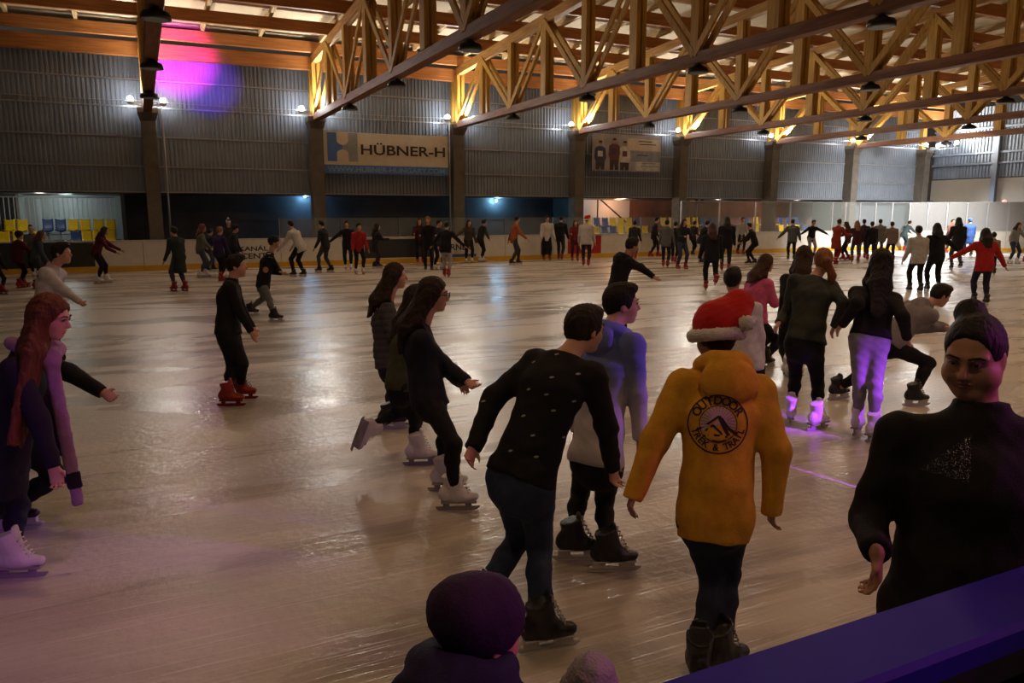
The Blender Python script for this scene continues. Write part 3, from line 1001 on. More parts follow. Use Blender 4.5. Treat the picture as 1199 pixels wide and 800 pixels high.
# ================================================================== PEOPLE: implicit-surface modelling
class Field:
    """smooth union of tapered elliptic capsules and ellipsoids, meshed with surface nets"""
    def __init__(s, voxel):
        s.h = voxel
        s.prims = []

    def cone(s, a, b, ra, rb, side=None, ra2=None, rb2=None, k=0.02, fa=False, fb=False, sub=False):
        a, b = np.array(a, float), np.array(b, float)
        ra2 = ra if ra2 is None else ra2
        rb2 = rb if rb2 is None else rb2
        S = np.array(side, float) if side is not None else None
        if S is not None:
            S = S / np.linalg.norm(S)
        R = max(ra, rb, ra2, rb2)
        lo, hi = np.minimum(a, b) - R, np.maximum(a, b) + R
        s.prims.append(('c', (a, b, ra, rb, ra2, rb2, S, fa, fb), lo, hi, k, sub))
        return s

    def ball(s, c, r, frame=None, k=0.02, sub=False):
        c = np.array(c, float)
        r = np.array([r, r, r] if np.isscalar(r) else r, float)
        M = np.eye(3) if frame is None else np.array(frame, float)      # rows are the axes
        s.prims.append(('e', (c, r, M), c - r.max(), c + r.max(), k, sub))
        return s

    def mesh(s, name, wrinkle=0.0, wfreq=9.0, seed=0, quilt=None):
        h = s.h
        lo = np.min([p[2] for p in s.prims if not p[5]], axis=0) - 3 * h
        hi = np.max([p[3] for p in s.prims if not p[5]], axis=0) + 3 * h
        n = np.ceil((hi - lo) / h).astype(int) + 1
        F = np.full(n, 0.15, dtype=np.float32)
        for kind, P, pl, ph, k, sub in s.prims:
            mrg = k + 2.5 * h
            i0 = np.maximum(0, np.floor((pl - mrg - lo) / h).astype(int))
            i1 = np.minimum(n, np.ceil((ph + mrg - lo) / h).astype(int) + 1)
            if np.any(i1 <= i0):
                continue
            ax = [lo[d] + h * np.arange(i0[d], i1[d]) for d in range(3)]
            X = np.stack(np.meshgrid(*ax, indexing='ij'), -1)
            if kind == 'c':
                a, b, ra, rb, ra2, rb2, S, fa, fb = P
                ab = b - a
                L = np.linalg.norm(ab) + 1e-9
                d = ab / L
                q0 = X - a
                t = q0 @ d
                tc = np.clip(t / L, 0, 1)
                q = q0 - (tc * L)[..., None] * d
                ln = np.sqrt((q * q).sum(-1)) + 1e-9
                r1 = ra + (rb - ra) * tc
                if S is None:
                    D = ln - r1
                else:
                    r2 = ra2 + (rb2 - ra2) * tc
                    sc = q @ S
                    rest = np.sqrt(np.maximum(ln * ln - sc * sc, 0))
                    kq = np.sqrt((sc / r1) ** 2 + (rest / r2) ** 2) + 1e-6
                    D = np.maximum(ln * (1 - 1 / kq), -np.minimum(r1, r2))
                if fa:
                    D = np.maximum(D, -t)
                if fb:
                    D = np.maximum(D, t - L)
            else:
                c, r, M = P
                q = (X - c) @ M.T
                ln = np.sqrt((q * q).sum(-1)) + 1e-9
                kq = np.sqrt(((q / r) ** 2).sum(-1)) + 1e-6
                D = np.maximum(ln * (1 - 1 / kq), -r.min())
            sl = tuple(slice(i0[d], i1[d]) for d in range(3))
            G = F[sl]
            if sub:
                D = -D
                hh = np.clip(0.5 - 0.5 * (G - D) / max(k, 1e-5), 0, 1)
                F[sl] = G + (D - G) * hh + k * hh * (1 - hh)
            else:
                hh = np.clip(0.5 + 0.5 * (G - D) / max(k, 1e-5), 0, 1)
                F[sl] = G + (D - G) * hh - k * hh * (1 - hh)
        return s.nets(F, lo, h, name, wrinkle, wfreq, seed, quilt)

    @staticmethod
    def nets(F, lo, h, name, wrinkle, wfreq, seed, quilt):
        I = F < 0
        nx, ny, nz = F.shape
        cnt = np.zeros((nx - 1, ny - 1, nz - 1), np.int8)
        for a in (0, 1):
            for b in (0, 1):
                for c in (0, 1):
                    cnt += I[a:nx - 1 + a, b:ny - 1 + b, c:nz - 1 + c]
        act = (cnt > 0) & (cnt < 8)
        idx = np.argwhere(act)
        num = np.full(act.shape, -1, np.int64)
        num[act] = np.arange(len(idx))
        acc = np.zeros((len(idx), 3))
        w = np.zeros(len(idx))
        cor = [(a, b, c) for a in (0, 1) for b in (0, 1) for c in (0, 1)]
        val = {c: F[idx[:, 0] + c[0], idx[:, 1] + c[1], idx[:, 2] + c[2]] for c in cor}
        for c in cor:
            for d in range(3):
                if c[d] == 0:
                    e = list(c)
                    e[d] = 1
                    e = tuple(e)
                    va, vb = val[c], val[e]
                    x = (va < 0) != (vb < 0)
                    t = np.where(x, va / np.where(x, va - vb, 1), 0)
                    p = np.tile(np.array(c, float), (len(idx), 1))
                    p[:, d] += t
                    acc[x] += p[x]
                    w[x] += 1
        V = lo + h * (idx + acc / w[:, None])
        quads = []
        for d in range(3):
            u_, v_ = (d + 1) % 3, (d + 2) % 3
            sl0 = [slice(1, -1)] * 3
            a0 = [slice(1, -1)] * 3
            a0[d] = slice(0, -1)
            a1 = [slice(1, -1)] * 3
            a1[d] = slice(1, None)
            A, B = I[tuple(a0)], I[tuple(a1)]
            for flip, msk in ((False, A & ~B), (True, ~A & B)):
                p = np.argwhere(msk)
                if not len(p):
                    continue
                off = np.ones(3, int)
                off[d] = 0
                p = p + off
                c = []
                for du, dv in ((-1, -1), (0, -1), (0, 0), (-1, 0)):
                    q = p.copy()
                    q[:, u_] += du
                    q[:, v_] += dv
                    c.append(num[q[:, 0], q[:, 1], q[:, 2]])
                qd = np.stack(c, 1)
                if flip:
                    qd = qd[:, ::-1]
                quads.append(qd)
        Q = np.concatenate(quads)
        Q = Q[(Q >= 0).all(1)]
        # one relaxation step removes voxel stepping
        for _ in range(2):
            s_ = np.zeros_like(V)
            n_ = np.zeros(len(V))
            for i in range(4):
                a, b = Q[:, i], Q[:, (i + 1) % 4]
                np.add.at(s_, a, V[b])
                np.add.at(s_, b, V[a])
                np.add.at(n_, a, 1)
                np.add.at(n_, b, 1)
            V = V * 0.5 + 0.5 * s_ / np.maximum(n_, 1)[:, None]
        if wrinkle or quilt:
            e1, e2 = V[Q[:, 2]] - V[Q[:, 0]], V[Q[:, 3]] - V[Q[:, 1]]
            fn = np.cross(e1, e2)
            N = np.zeros_like(V)
            for i in range(4):
                np.add.at(N, Q[:, i], fn)
            N /= np.linalg.norm(N, axis=1)[:, None] + 1e-9
            dsp = np.zeros(len(V))
            if wrinkle:
                r = np.random.default_rng(seed)
                for j in range(5):
                    kv = r.normal(size=3) * wfreq * (1 + 0.5 * j)
                    kv[2] *= 1.4
                    k2 = r.normal(size=3) * wfreq * 0.45
                    ph = r.uniform(0, 6.28, 2)
                    sn = np.sin(V @ kv + 1.7 * np.sin(V @ k2 + ph[0]) + ph[1])
                    dsp += (1 - np.abs(sn) - 0.36) * wrinkle / (1 + 0.45 * j)
            if quilt:
                org, axis, step, amp = quilt
                t = (V - np.array(org)) @ np.array(axis) / step
                dsp += amp * (np.sqrt(np.abs(np.sin(np.pi * t))) - 0.75)
            V = V + N * dsp[:, None]
        me = bpy.data.meshes.new(name)
        me.vertices.add(len(V))
        me.vertices.foreach_set('co', V.astype(np.float32).ravel())
        me.loops.add(len(Q) * 4)
        me.loops.foreach_set('vertex_index', Q.astype(np.int32).ravel())
        me.polygons.add(len(Q))
        me.polygons.foreach_set('loop_start', np.arange(0, len(Q) * 4, 4, dtype=np.int32))
        me.polygons.foreach_set('use_smooth', np.ones(len(Q), bool))
        me.update(calc_edges=True)
        return me


nrm = lambda v: np.array(v, float) / (np.linalg.norm(v) + 1e-9)
SKIN = {'light': (0.46, 0.25, 0.17), 'tan': (0.36, 0.19, 0.12), 'pink': (0.52, 0.27, 0.20)}


def skin_mat(k):
    return mat('skin_' + k, SKIN[k], rough=0.5, noise=0.10, scale=14, bump=0.05, bscale=120, spec=0.4)


def cloth(c, rough=0.85, bump=0.25):
    return mat('cloth', c, rough=rough, noise=0.14, scale=18, bump=bump, bscale=140, spec=0.2)


def hair_mat(c):
    return mat('hair', c, rough=0.62, noise=0.45, scale=34, bump=0.9, bscale=80, spec=0.25, stretch=(1, 1, 0.12))


# ---- ice skates: three kinds, built once with the ankle over the origin and the toe along +x
def skate_kind(kind):
    f = Field(0.0075 if kind != 'tiny' else 0.015)
    Y = (0, 1, 0)
    top = {'white': 0.27, 'black': 0.255, 'red': 0.27}[kind]
    w = {'white': 1.0, 'black': 1.08, 'red': 1.2}[kind]
    f.cone((-0.055, 0, 0.115), (0.075, 0, 0.105), 0.036 * w, 0.046 * w, Y, 0.045, 0.036, k=0.02)
    f.cone((0.075, 0, 0.105), (0.150, 0, 0.100), 0.046 * w, 0.034 * w, Y, 0.036, 0.026, k=0.02)
    f.cone((0.02, 0, 0.13), (-0.02, 0, top), 0.048 * w, 0.056 * w, Y, 0.062, 0.066, k=0.035, fb=True)
    f.ball((-0.062, 0, 0.13), (0.035, 0.034 * w, 0.05), k=0.03)
    f.cone((0.05, 0, 0.16), (0.030, 0, top + 0.035), 0.030, 0.036, Y, 0.014, 0.012, k=0.012)          # tongue
    f.ball((0, 0, -0.20), (0.5, 0.5, 0.272), k=0.004, sub=True)
    boot = f.mesh('skate', 0.0015, 30, 3)
    bl = MB()
    if kind == 'black':
        bl.box(-0.09, -0.032, 0.066, 0.16, 0.032, 0.076, 0.003)
        for x0, x1 in ((-0.085, -0.02), (0.07, 0.15)):
            bl.add([(x0, -0.022, 0.068), (x1, -0.022, 0.068), (x1, 0.022, 0.068), (x0, 0.022, 0.068), (x0 - 0.01, -0.009, 0.022), (x1 + 0.012, -0.009, 0.022), (x1 + 0.012, 0.009, 0.022), (x0 - 0.01, 0.009, 0.022)],
                   [(0, 1, 2, 3), (7, 6, 5, 4), (0, 4, 5, 1), (1, 5, 6, 2), (2, 6, 7, 3), (3, 7, 4, 0)])
        bl.box(-0.105, -0.010, 0.020, 0.185, 0.010, 0.038, 0.003)
        prof = [(-0.125, 0.018), (-0.10, 0.002), (-0.02, 0.0), (0.10, 0.0), (0.165, 0.004), (0.195, 0.022)]
    else:
        bl.box(-0.09, -0.034, 0.060, 0.16, 0.034, 0.078, 0.004)
        for x0, x1 in ((-0.075, -0.03), (0.08, 0.125)):
            bl.box(x0, -0.008, 0.02, x1, 0.008, 0.062)
        prof = [(-0.125, 0.020), (-0.11, 0.002), (-0.02, 0.0), (0.11, 0.0), (0.165, 0.005), (0.185, 0.024)]
    v, q = [], []
    for x, z in prof:
        v += [(x, -0.0025, z), (x, 0.0025, z), (x, -0.0025, 0.032), (x, 0.0025, 0.032)]
    for i in range(len(prof) - 1):
        a = 4 * i
        q += [(a, a + 4, a + 5, a + 1), (a, a + 2, a + 6, a + 4), (a + 1, a + 5, a + 7, a + 3), (a + 2, a + 3, a + 7, a + 6)]
    q += [(0, 1, 3, 2), (len(v) - 4, len(v) - 2, len(v) - 1, len(v) - 3)]
    bl.add(v, q)
    la = MB()
    for i in range(6):
        t = i / 5
        x, z = 0.105 - 0.062 * t ** 1.1, 0.142 + 0.125 * t ** 1.15
        w2 = 0.030 + 0.006 * t
        la.tube([(x, -w2, z - 0.006), (x + 0.012, 0, z + 0.008), (x, w2, z - 0.006)], 0.0045, 5)
    return boot, bl.me('blade'), la.me('laces')


SK = {k: skate_kind(k) for k in ('white', 'black', 'red')}
SKM = {'white': (mat('white_boot', (0.66, 0.63, 0.64), rough=0.45, noise=0.06), mat('pale_sole', (0.30, 0.28, 0.28), rough=0.4), mat('white_lace', (0.75, 0.72, 0.72))),
       'black': (mat('black_boot', (0.014, 0.013, 0.015), rough=0.4), mat('white_holder', (0.55, 0.53, 0.53), rough=0.35), mat('grey_lace', (0.30, 0.29, 0.29))),
       'red': (mat('red_boot', (0.25, 0.012, 0.010), rough=0.35), mat('red_holder', (0.22, 0.013, 0.011), rough=0.35), mat('dark_lace', (0.05, 0.02, 0.02)))}
for k in SK:
    for me_, m in zip(SK[k], SKM[k]):
        me_.materials.append(m)


def ik(a, c, l1, l2, pole, target_ray=None):
    a, c = np.array(a, float), np.array(c, float)
    d = c - a
    L = np.linalg.norm(d)
    if L > (l1 + l2) * 0.998:
        s = L / ((l1 + l2) * 0.998)
        l1, l2 = l1 * s, l2 * s
    x = (l1 * l1 - l2 * l2 + L * L) / (2 * L)
    r = math.sqrt(max(0, l1 * l1 - x * x))
    u = d / L
    if target_ray is None:
        p = np.array(pole, float)
        p = nrm(p - u * (p @ u))
        return a + u * x + p * r
    e1 = nrm(np.cross(u, (0.31, 0.2, 0.9)))
    e2 = np.cross(u, e1)
    best = None
    pole = nrm(pole)
    for k in range(72):
        th = 2 * math.pi * k / 72
        w = e1 * math.cos(th) + e2 * math.sin(th)
        q = a + u * x + w * r
        o, dr = target_ray
        t = (q - o) @ dr
        cost = np.linalg.norm(q - o - dr * t) - 0.12 * (w @ pole) * r
        if best is None or cost < best[0]:
            best = (cost, q)
    return best[1]


def np3(v):
    return np.array((v[0], v[1], v[2]), float)


def face_dir(deg):
    """0 = away from the camera, 90 = towards the right of the picture, 180 = at the camera"""
    a = math.radians(deg)
    return np3(FL * math.cos(a) + CR * math.sin(a))


def solve_pixels(s, H):
    """joints of a near skater read off the picture; the feet on the ice set the distance"""
    J = {}
    za = 0.13
    gd = []
    for sd in 'LR':
        u, v = s['ank' + sd]
        lift = s.get('lift' + sd)
        if lift is None:
            p = at_z(u, v, za)
            J['ank' + sd] = np3(p)
            gd.append(depth_of(p))
    d0 = s.get('d0') or sum(gd) / len(gd)
    for sd in 'LR':
        lift = s.get('lift' + sd)
        if lift is not None:
            J['ank' + sd] = np3(at_depth(*s['ank' + sd], d0 + lift))
    J['pel'] = np3(at_depth(*s['pel'], d0 + s.get('dp', 0)))
    J['neck'] = np3(at_depth(*s['neck'], d0 + s.get('dn', 0)))
    J['head'] = np3(at_depth(*s['head'], d0 + s.get('dh', s.get('dn', 0))))
    fd = face_dir(s['face'])
    up = nrm(J['neck'] - J['pel'])
    fwd = nrm(fd - up * (fd @ up))
    side = np.cross(up, fwd)                 # points to the person's left
    hw, sw = 0.052 * H * s.get('wide', 1), s.get('shw', 0.101) * H * s.get('wide', 1)
    tl = s.get('tilt', 0.0)
    for sg, sd in ((1, 'L'), (-1, 'R')):
        J['hip' + sd] = J['pel'] + side * (sg * hw) - up * 0.02
        J['sho' + sd] = J['neck'] + side * (sg * sw) - up * (0.050 * H * (1 + sg * tl)) + fwd * s.get('hunch', 0.0)
        k = J['kne' + sd] = ik(J['hip' + sd], J['ank' + sd], 0.245 * H, 0.232 * H, fd, (np3(CPOS), nrm(ray(*s['kne' + sd]))) if 'kne' + sd in s else None)
        if 'wri' + sd in s:
            u, v, dd = s['wri' + sd]
            J['wri' + sd] = np3(at_depth(u, v, d0 + dd))
        else:
            J['wri' + sd] = J['sho' + sd] + np.array((0, 0, -0.31 * H)) + fd * 0.05
        L = np.linalg.norm(J['wri' + sd] - J['sho' + sd])
        if L > 0.335 * H:
            J['wri' + sd] = J['sho' + sd] + (J['wri' + sd] - J['sho' + sd]) * (0.335 * H / L)
        J['elb' + sd] = ik(J['sho' + sd], J['wri' + sd], 0.175 * H, 0.160 * H, -fd, (np3(CPOS), nrm(ray(*s['elb' + sd]))) if 'elb' + sd in s else None)
        td = s.get('toe' + sd)
        J['toe' + sd] = nrm(face_dir(td)) if td is not None and not isinstance(td, tuple) else (nrm(np3(td)) if td is not None else fd)
    return J, fd, d0


def solve_pose(s, H):
    """joints of a far skater from a few angles"""
    fd = face_dir(s['face'])
    up0 = np.array((0, 0, 1.0))
    sd0 = np.cross(up0, fd)
    st, wd, ln = s.get('stride', 0.12), s.get('stance', 0.10), math.radians(s.get('lean', 8))
    cr = s.get('crouch', 0.03)
    lift = s.get('kick', 0.0)
    J = {}
    z0 = 0.13
    J['ankL'] = fd * (st * 0.5 * H) + sd0 * (wd * H * 0.55) + up0 * z0
    J['ankR'] = fd * (-st * 0.5 * H) - sd0 * (wd * H * 0.55) + up0 * (z0 + lift * H)
    J['pel'] = fd * (-0.04 * H * math.sin(ln) * 3 + (0.25 * st * H if lift else 0)) + up0 * ((0.52 - cr) * H + 0.07)
    up = nrm(up0 * math.cos(ln) + fd * math.sin(ln) + sd0 * s.get('bank', 0.0))
    fwd = nrm(fd - up * (fd @ up))
    side = np.cross(up, fwd)
    J['neck'] = J['pel'] + up * 0.30 * H
    hd = nrm(up + up0 * 0.8)
    J['head'] = J['neck'] + hd * 0.105 * H + fwd * 0.015 * H
    for sg, sd in ((1, 'L'), (-1, 'R')):
        J['hip' + sd] = J['pel'] + side * (sg * 0.052 * H) - up * 0.02
        J['sho' + sd] = J['neck'] + side * (sg * 0.105 * H) - up * (0.045 * H)
        J['kne' + sd] = ik(J['hip' + sd], J['ank' + sd], 0.245 * H, 0.232 * H, fd + side * sg * 0.15)
        af, ao, ab = s.get('arm' + sd, (10, 12, 25))
        af, ao, ab = math.radians(af), math.radians(ao), math.radians(ab)
        d1 = nrm(-up0 * math.cos(af) * math.cos(ao) + fd * math.sin(af) + side * sg * math.sin(ao))
        J['elb' + sd] = J['sho' + sd] + d1 * 0.172 * H
        bx_ = nrm(fd - d1 * (fd @ d1))
        d2 = nrm(d1 * math.cos(ab) + bx_ * math.sin(ab))
        J['wri' + sd] = J['elb' + sd] + d2 * 0.155 * H
        J['toe' + sd] = fd
    return J, fd


def hand_prims(f, w, d, n, side_to_thumb, H, fine):
    """palm, four bent fingers of unequal length, thumb from the side of the palm"""
    s = H / 1.7
    d, n = nrm(d), nrm(n)
    t = nrm(side_to_thumb - d * (side_to_thumb @ d))
    n = np.cross(d, t)
    pe = w + d * 0.085 * s
    f.cone(w - d * 0.02, pe, 0.030 * s, 0.040 * s, t, 0.019 * s, 0.015 * s, k=0.012)
    if not fine:
        f.cone(pe, pe + d * 0.055 * s + n * 0.03 * s, 0.036 * s, 0.022 * s, t, 0.016 * s, 0.012 * s, k=0.015)
        f.cone(w + d * 0.03 * s, w + d * 0.07 * s + t * 0.05 * s + n * 0.01, 0.014 * s, 0.011 * s, k=0.01)
        return
    for i, (o, ln) in enumerate(((0.030, 0.070), (0.010, 0.080), (-0.010, 0.074), (-0.029, 0.058))):
        a = pe + t * o * s - d * 0.008 * s
        c1 = 0.35 + 0.08 * i
        p1 = a + (d * math.cos(c1) + n * math.sin(c1)) * ln * 0.5 * s
        c2 = c1 + 0.55
        p2 = p1 + (d * math.cos(c2) + n * math.sin(c2)) * ln * 0.32 * s
        c3 = c2 + 0.4
        p3 = p2 + (d * math.cos(c3) + n * math.sin(c3)) * ln * 0.24 * s
        f.cone(a, p1, 0.0095 * s, 0.0088 * s, k=0.004)
        f.cone(p1, p2, 0.0088 * s, 0.0080 * s, k=0.004)
        f.cone(p2, p3, 0.0080 * s, 0.0070 * s, k=0.004)
    b = w + d * 0.022 * s + t * 0.026 * s
    p1 = b + (d * 0.7 + t * 0.6 + n * 0.3) * 0.036 * s
    p2 = p1 + (d * 0.9 + t * 0.15 + n * 0.4) * 0.028 * s
    f.cone(b - t * 0.01 * s, p1, 0.014 * s, 0.0105 * s, k=0.008)
    f.cone(p1, p2, 0.0105 * s, 0.0085 * s, k=0.004)


def head_frame(s, J, fd):
    hf = face_dir(s['look']) if 'look' in s else fd
    u = np.array((0, 0, 1.0))
    pt = math.radians(s.get('nod', 0))
    f = nrm(hf * math.cos(pt) - u * math.sin(pt))
    sd = nrm(np.cross(u, f))
    u2 = np.cross(f, sd)
    ro = math.radians(s.get('roll', 0))
    sd, u2 = sd * math.cos(ro) + u2 * math.sin(ro), u2 * math.cos(ro) - sd * math.sin(ro)
    return f, sd, u2


def head_prims(F, c, fr, hs, fine):
    f, sd, u = fr
    P = lambda a, b, d: c + (f * a + sd * b + u * d) * hs
    M = np.stack([f, sd, u])
    F.ball(P(-0.006, 0, 0.028), np.array((0.094, 0.076, 0.092)) * hs, M, k=0.02)
    F.ball(P(0.026, 0, -0.045), np.array((0.066, 0.056, 0.066)) * hs, M, k=0.035)
    F.ball(P(0.066, 0, -0.094), np.array((0.022, 0.024, 0.018)) * hs, M, k=0.03)
    for sg in (1, -1):
        F.ball(P(0.058, sg * 0.036, -0.026), np.array((0.028, 0.026, 0.028)) * hs, M, k=0.025)
        F.ball(P(-0.004, sg * 0.077, -0.008), np.array((0.018, 0.009, 0.031)) * hs, M, k=0.006)
        F.cone(P(0.086, sg * 0.006, 0.030), P(0.072, sg * 0.052, 0.026), 0.011 * hs, 0.010 * hs, k=0.015)
        if fine:
            F.ball(P(0.101, sg * 0.031, 0.012), np.array((0.016, 0.018, 0.011)) * hs, M, k=0.014, sub=True)
            F.ball(P(0.087, sg * 0.031, 0.0205), np.array((0.013, 0.017, 0.0065)) * hs, M, k=0.004)
            F.ball(P(0.003, sg * 0.086, -0.006), np.array((0.010, 0.005, 0.015)) * hs, M, k=0.004, sub=True)
            F.ball(P(0.100, sg * 0.011, -0.030), np.array((0.011, 0.009, 0.008)) * hs, M, k=0.006)
    F.cone(P(0.088, 0, 0.020), P(0.112, 0, -0.024), 0.0085 * hs, 0.0125 * hs, k=0.008)
    F.ball(P(0.088, 0, -0.052), np.array((0.012, 0.024, 0.0075)) * hs, M, k=0.006)
    F.ball(P(0.085, 0, -0.066), np.array((0.013, 0.021, 0.0085)) * hs, M, k=0.006)
    return P, M


def hair_field(kind, c, fr, hs, vox, s, J, fdir):
    """one hair mesh: close cap, then the hanging part of the style"""
    f, sd, u = fr
    P = lambda a, b, d: c + (f * a + sd * b + u * d) * hs
    M = np.stack([f, sd, u])
    F = Field(vox)
    th = {'short': 0.011, 'bun': 0.006, 'tail': 0.011}.get(kind, 0.016)
    F.ball(P(-0.010, 0, 0.034), np.array((0.094 + th, 0.076 + th, 0.092 + th)) * hs, M, k=0.02)
    if kind != 'short':
        F.ball(P(-0.045, 0, -0.015), np.array((0.058, 0.072, 0.085)) * hs, M, k=0.03)
    if kind == 'short':
        F.ball(P(0.045, 0, 0.100), np.array((0.058, 0.058, 0.036)) * hs, M, k=0.02)
        F.ball(P(-0.055, 0, -0.01), np.array((0.045, 0.064, 0.06)) * hs, M, k=0.02)
    ln = s.get('hairlen', 0.42)
    if kind in ('long', 'tail'):
        bk = J['neck'] - c
        dn = nrm(np.array((0, 0, -1.0)) * 0.9 + nrm(J['pel'] - J['neck']) * 0.5)
        sw = s.get('hairsway', 0.0)
        sway = np3(CR) * sw
    if kind == 'long':
        a = P(-0.05, 0, 0.0)
        up_ = nrm(J['neck'] - J['pel'])
        fb_ = nrm(fdir - up_ * (fdir @ up_))
        rt_ = np.cross(fb_, up_)
        qq = s['H'] / 1.7 * s.get('wide', 1.0) * s.get('loose', 1.0)
        hb_, hr_ = s.get('hairdir', (1.0, 0.0))
        b = J['neck'] + up_ * 0.045 - fb_ * 0.105 * hb_ * qq + rt_ * 0.12 * hr_ * qq + sway * 0.2 + fb_ * s.get('hairfwd', 0.0) * 0.5
        e = J['neck'] - up_ * (ln - 0.17) - fb_ * 0.160 * hb_ * qq + rt_ * 0.22 * hr_ * qq + sway + fb_ * s.get('hairfwd', 0.0)
        dn = nrm(e - b)
        F.cone(a, b, 0.085 * hs, 0.105 * hs, sd, 0.065 * hs, 0.055 * hs, k=0.03)
        F.cone(b, e, 0.105 * hs, 0.060 * hs, sd, 0.050 * hs, 0.025, k=0.03)
        rng = np.random.default_rng(int(1000 * abs(c[0])) % 977)
        for j in range(9):
            o = (j - 4) / 4.0
            q = b + sd * (o * 0.085 * hs) - f * 0.02 * rng.uniform(-1, 1)
            e2 = e + sd * (o * 0.07 * hs) + dn * rng.uniform(-0.05, 0.04) - f * 0.015 * rng.uniform(-1, 1)
            F.cone(P(-0.03, 0.07 * o, 0.03), q, 0.026 * hs, 0.030 * hs, k=0.012)
            F.cone(q, e2, 0.030 * hs, 0.010, k=0.012)
        for sg in (1, -1):                                             # locks in front of the shoulders
            m_ = J['neck'] + up_ * 0.05 - rt_ * (sg * 0.088) - fb_ * 0.005
            F.cone(P(-0.015, sg * 0.072, 0.02), m_, 0.036 * hs, 0.040 * hs, k=0.03)
            F.cone(m_, m_ - up_ * 0.05 - fb_ * 0.09 * max(hb_, 0.2), 0.040 * hs, 0.030 * hs, k=0.03)
            F.cone(P(-0.03, sg * 0.05, -0.04), b, 0.050 * hs, 0.050 * hs, k=0.03)
            F.cone(m_, m_ - up_ * (ln * 0.42) + fb_ * 0.075, 0.034 * hs, 0.010, k=0.02)
    if kind == 'tail':
        a = P(-0.095, 0, 0.055)
        b = P(-0.135, 0, 0.0) + sway * 0.3
        e = b + dn * ln + sway
        F.ball(a, 0.030 * hs, k=0.02)
        F.cone(a, b, 0.030 * hs, 0.046 * hs, k=0.02)
        F.cone(b, (b + e) / 2 + sway * 0.15, 0.046 * hs, 0.042 * hs, sd, 0.034 * hs, 0.030 * hs, k=0.02)
        F.cone((b + e) / 2 + sway * 0.15, e, 0.042 * hs, 0.008, k=0.02)
        for j in range(4):
            o = (j - 1.5) / 1.5
            F.cone(b, e + sd * o * 0.03 + dn * 0.03 * (j % 2), 0.030 * hs, 0.008, k=0.01)
    if kind == 'bun':
        F.ball(P(-0.080, -0.035, 0.105), 0.046 * hs, k=0.02)
    # keep the face and the ears clear
    if kind in ('bun', 'tail'):
        F.ball(P(0.132, 0, -0.020), np.array((0.102, 0.100, 0.132)) * hs, M, k=0.014, sub=True)
    else:
        F.ball(P(0.115, 0, -0.045), np.array((0.088, 0.098, 0.125)) * hs, M, k=0.012, sub=True)
    if kind in ('short', 'bun', 'tail'):
        for sg in (1, -1):
            F.ball(P(0.028, sg * 0.10, -0.045), np.array((0.040, 0.035, 0.060)) * hs, M, k=0.012, sub=True)
        F.ball(P(-0.04, 0, -0.135), np.array((0.09, 0.10, 0.065)) * hs, M, k=0.015, sub=True)
    return F.mesh('hair', (0.0015 if kind == 'bun' else 0.0045) if vox <= 0.0121 else 0.0, 55, 5)


def inside_rink(b):
    """slide a point on the ice towards the camera until it is clear of the boards"""
    for _ in range(60):
        ok = b.y < Y_BOARD - 0.42
        if b.x > X_END - R_CORNER and b.y > Y_BOARD - R_CORNER:
            ok = ok and math.hypot(b.x - (X_END - R_CORNER), b.y - (Y_BOARD - R_CORNER)) < R_CORNER - 0.5
        if ok:
            break
        b = Vector((b.x * 0.99, b.y * 0.99, 0))
    return b


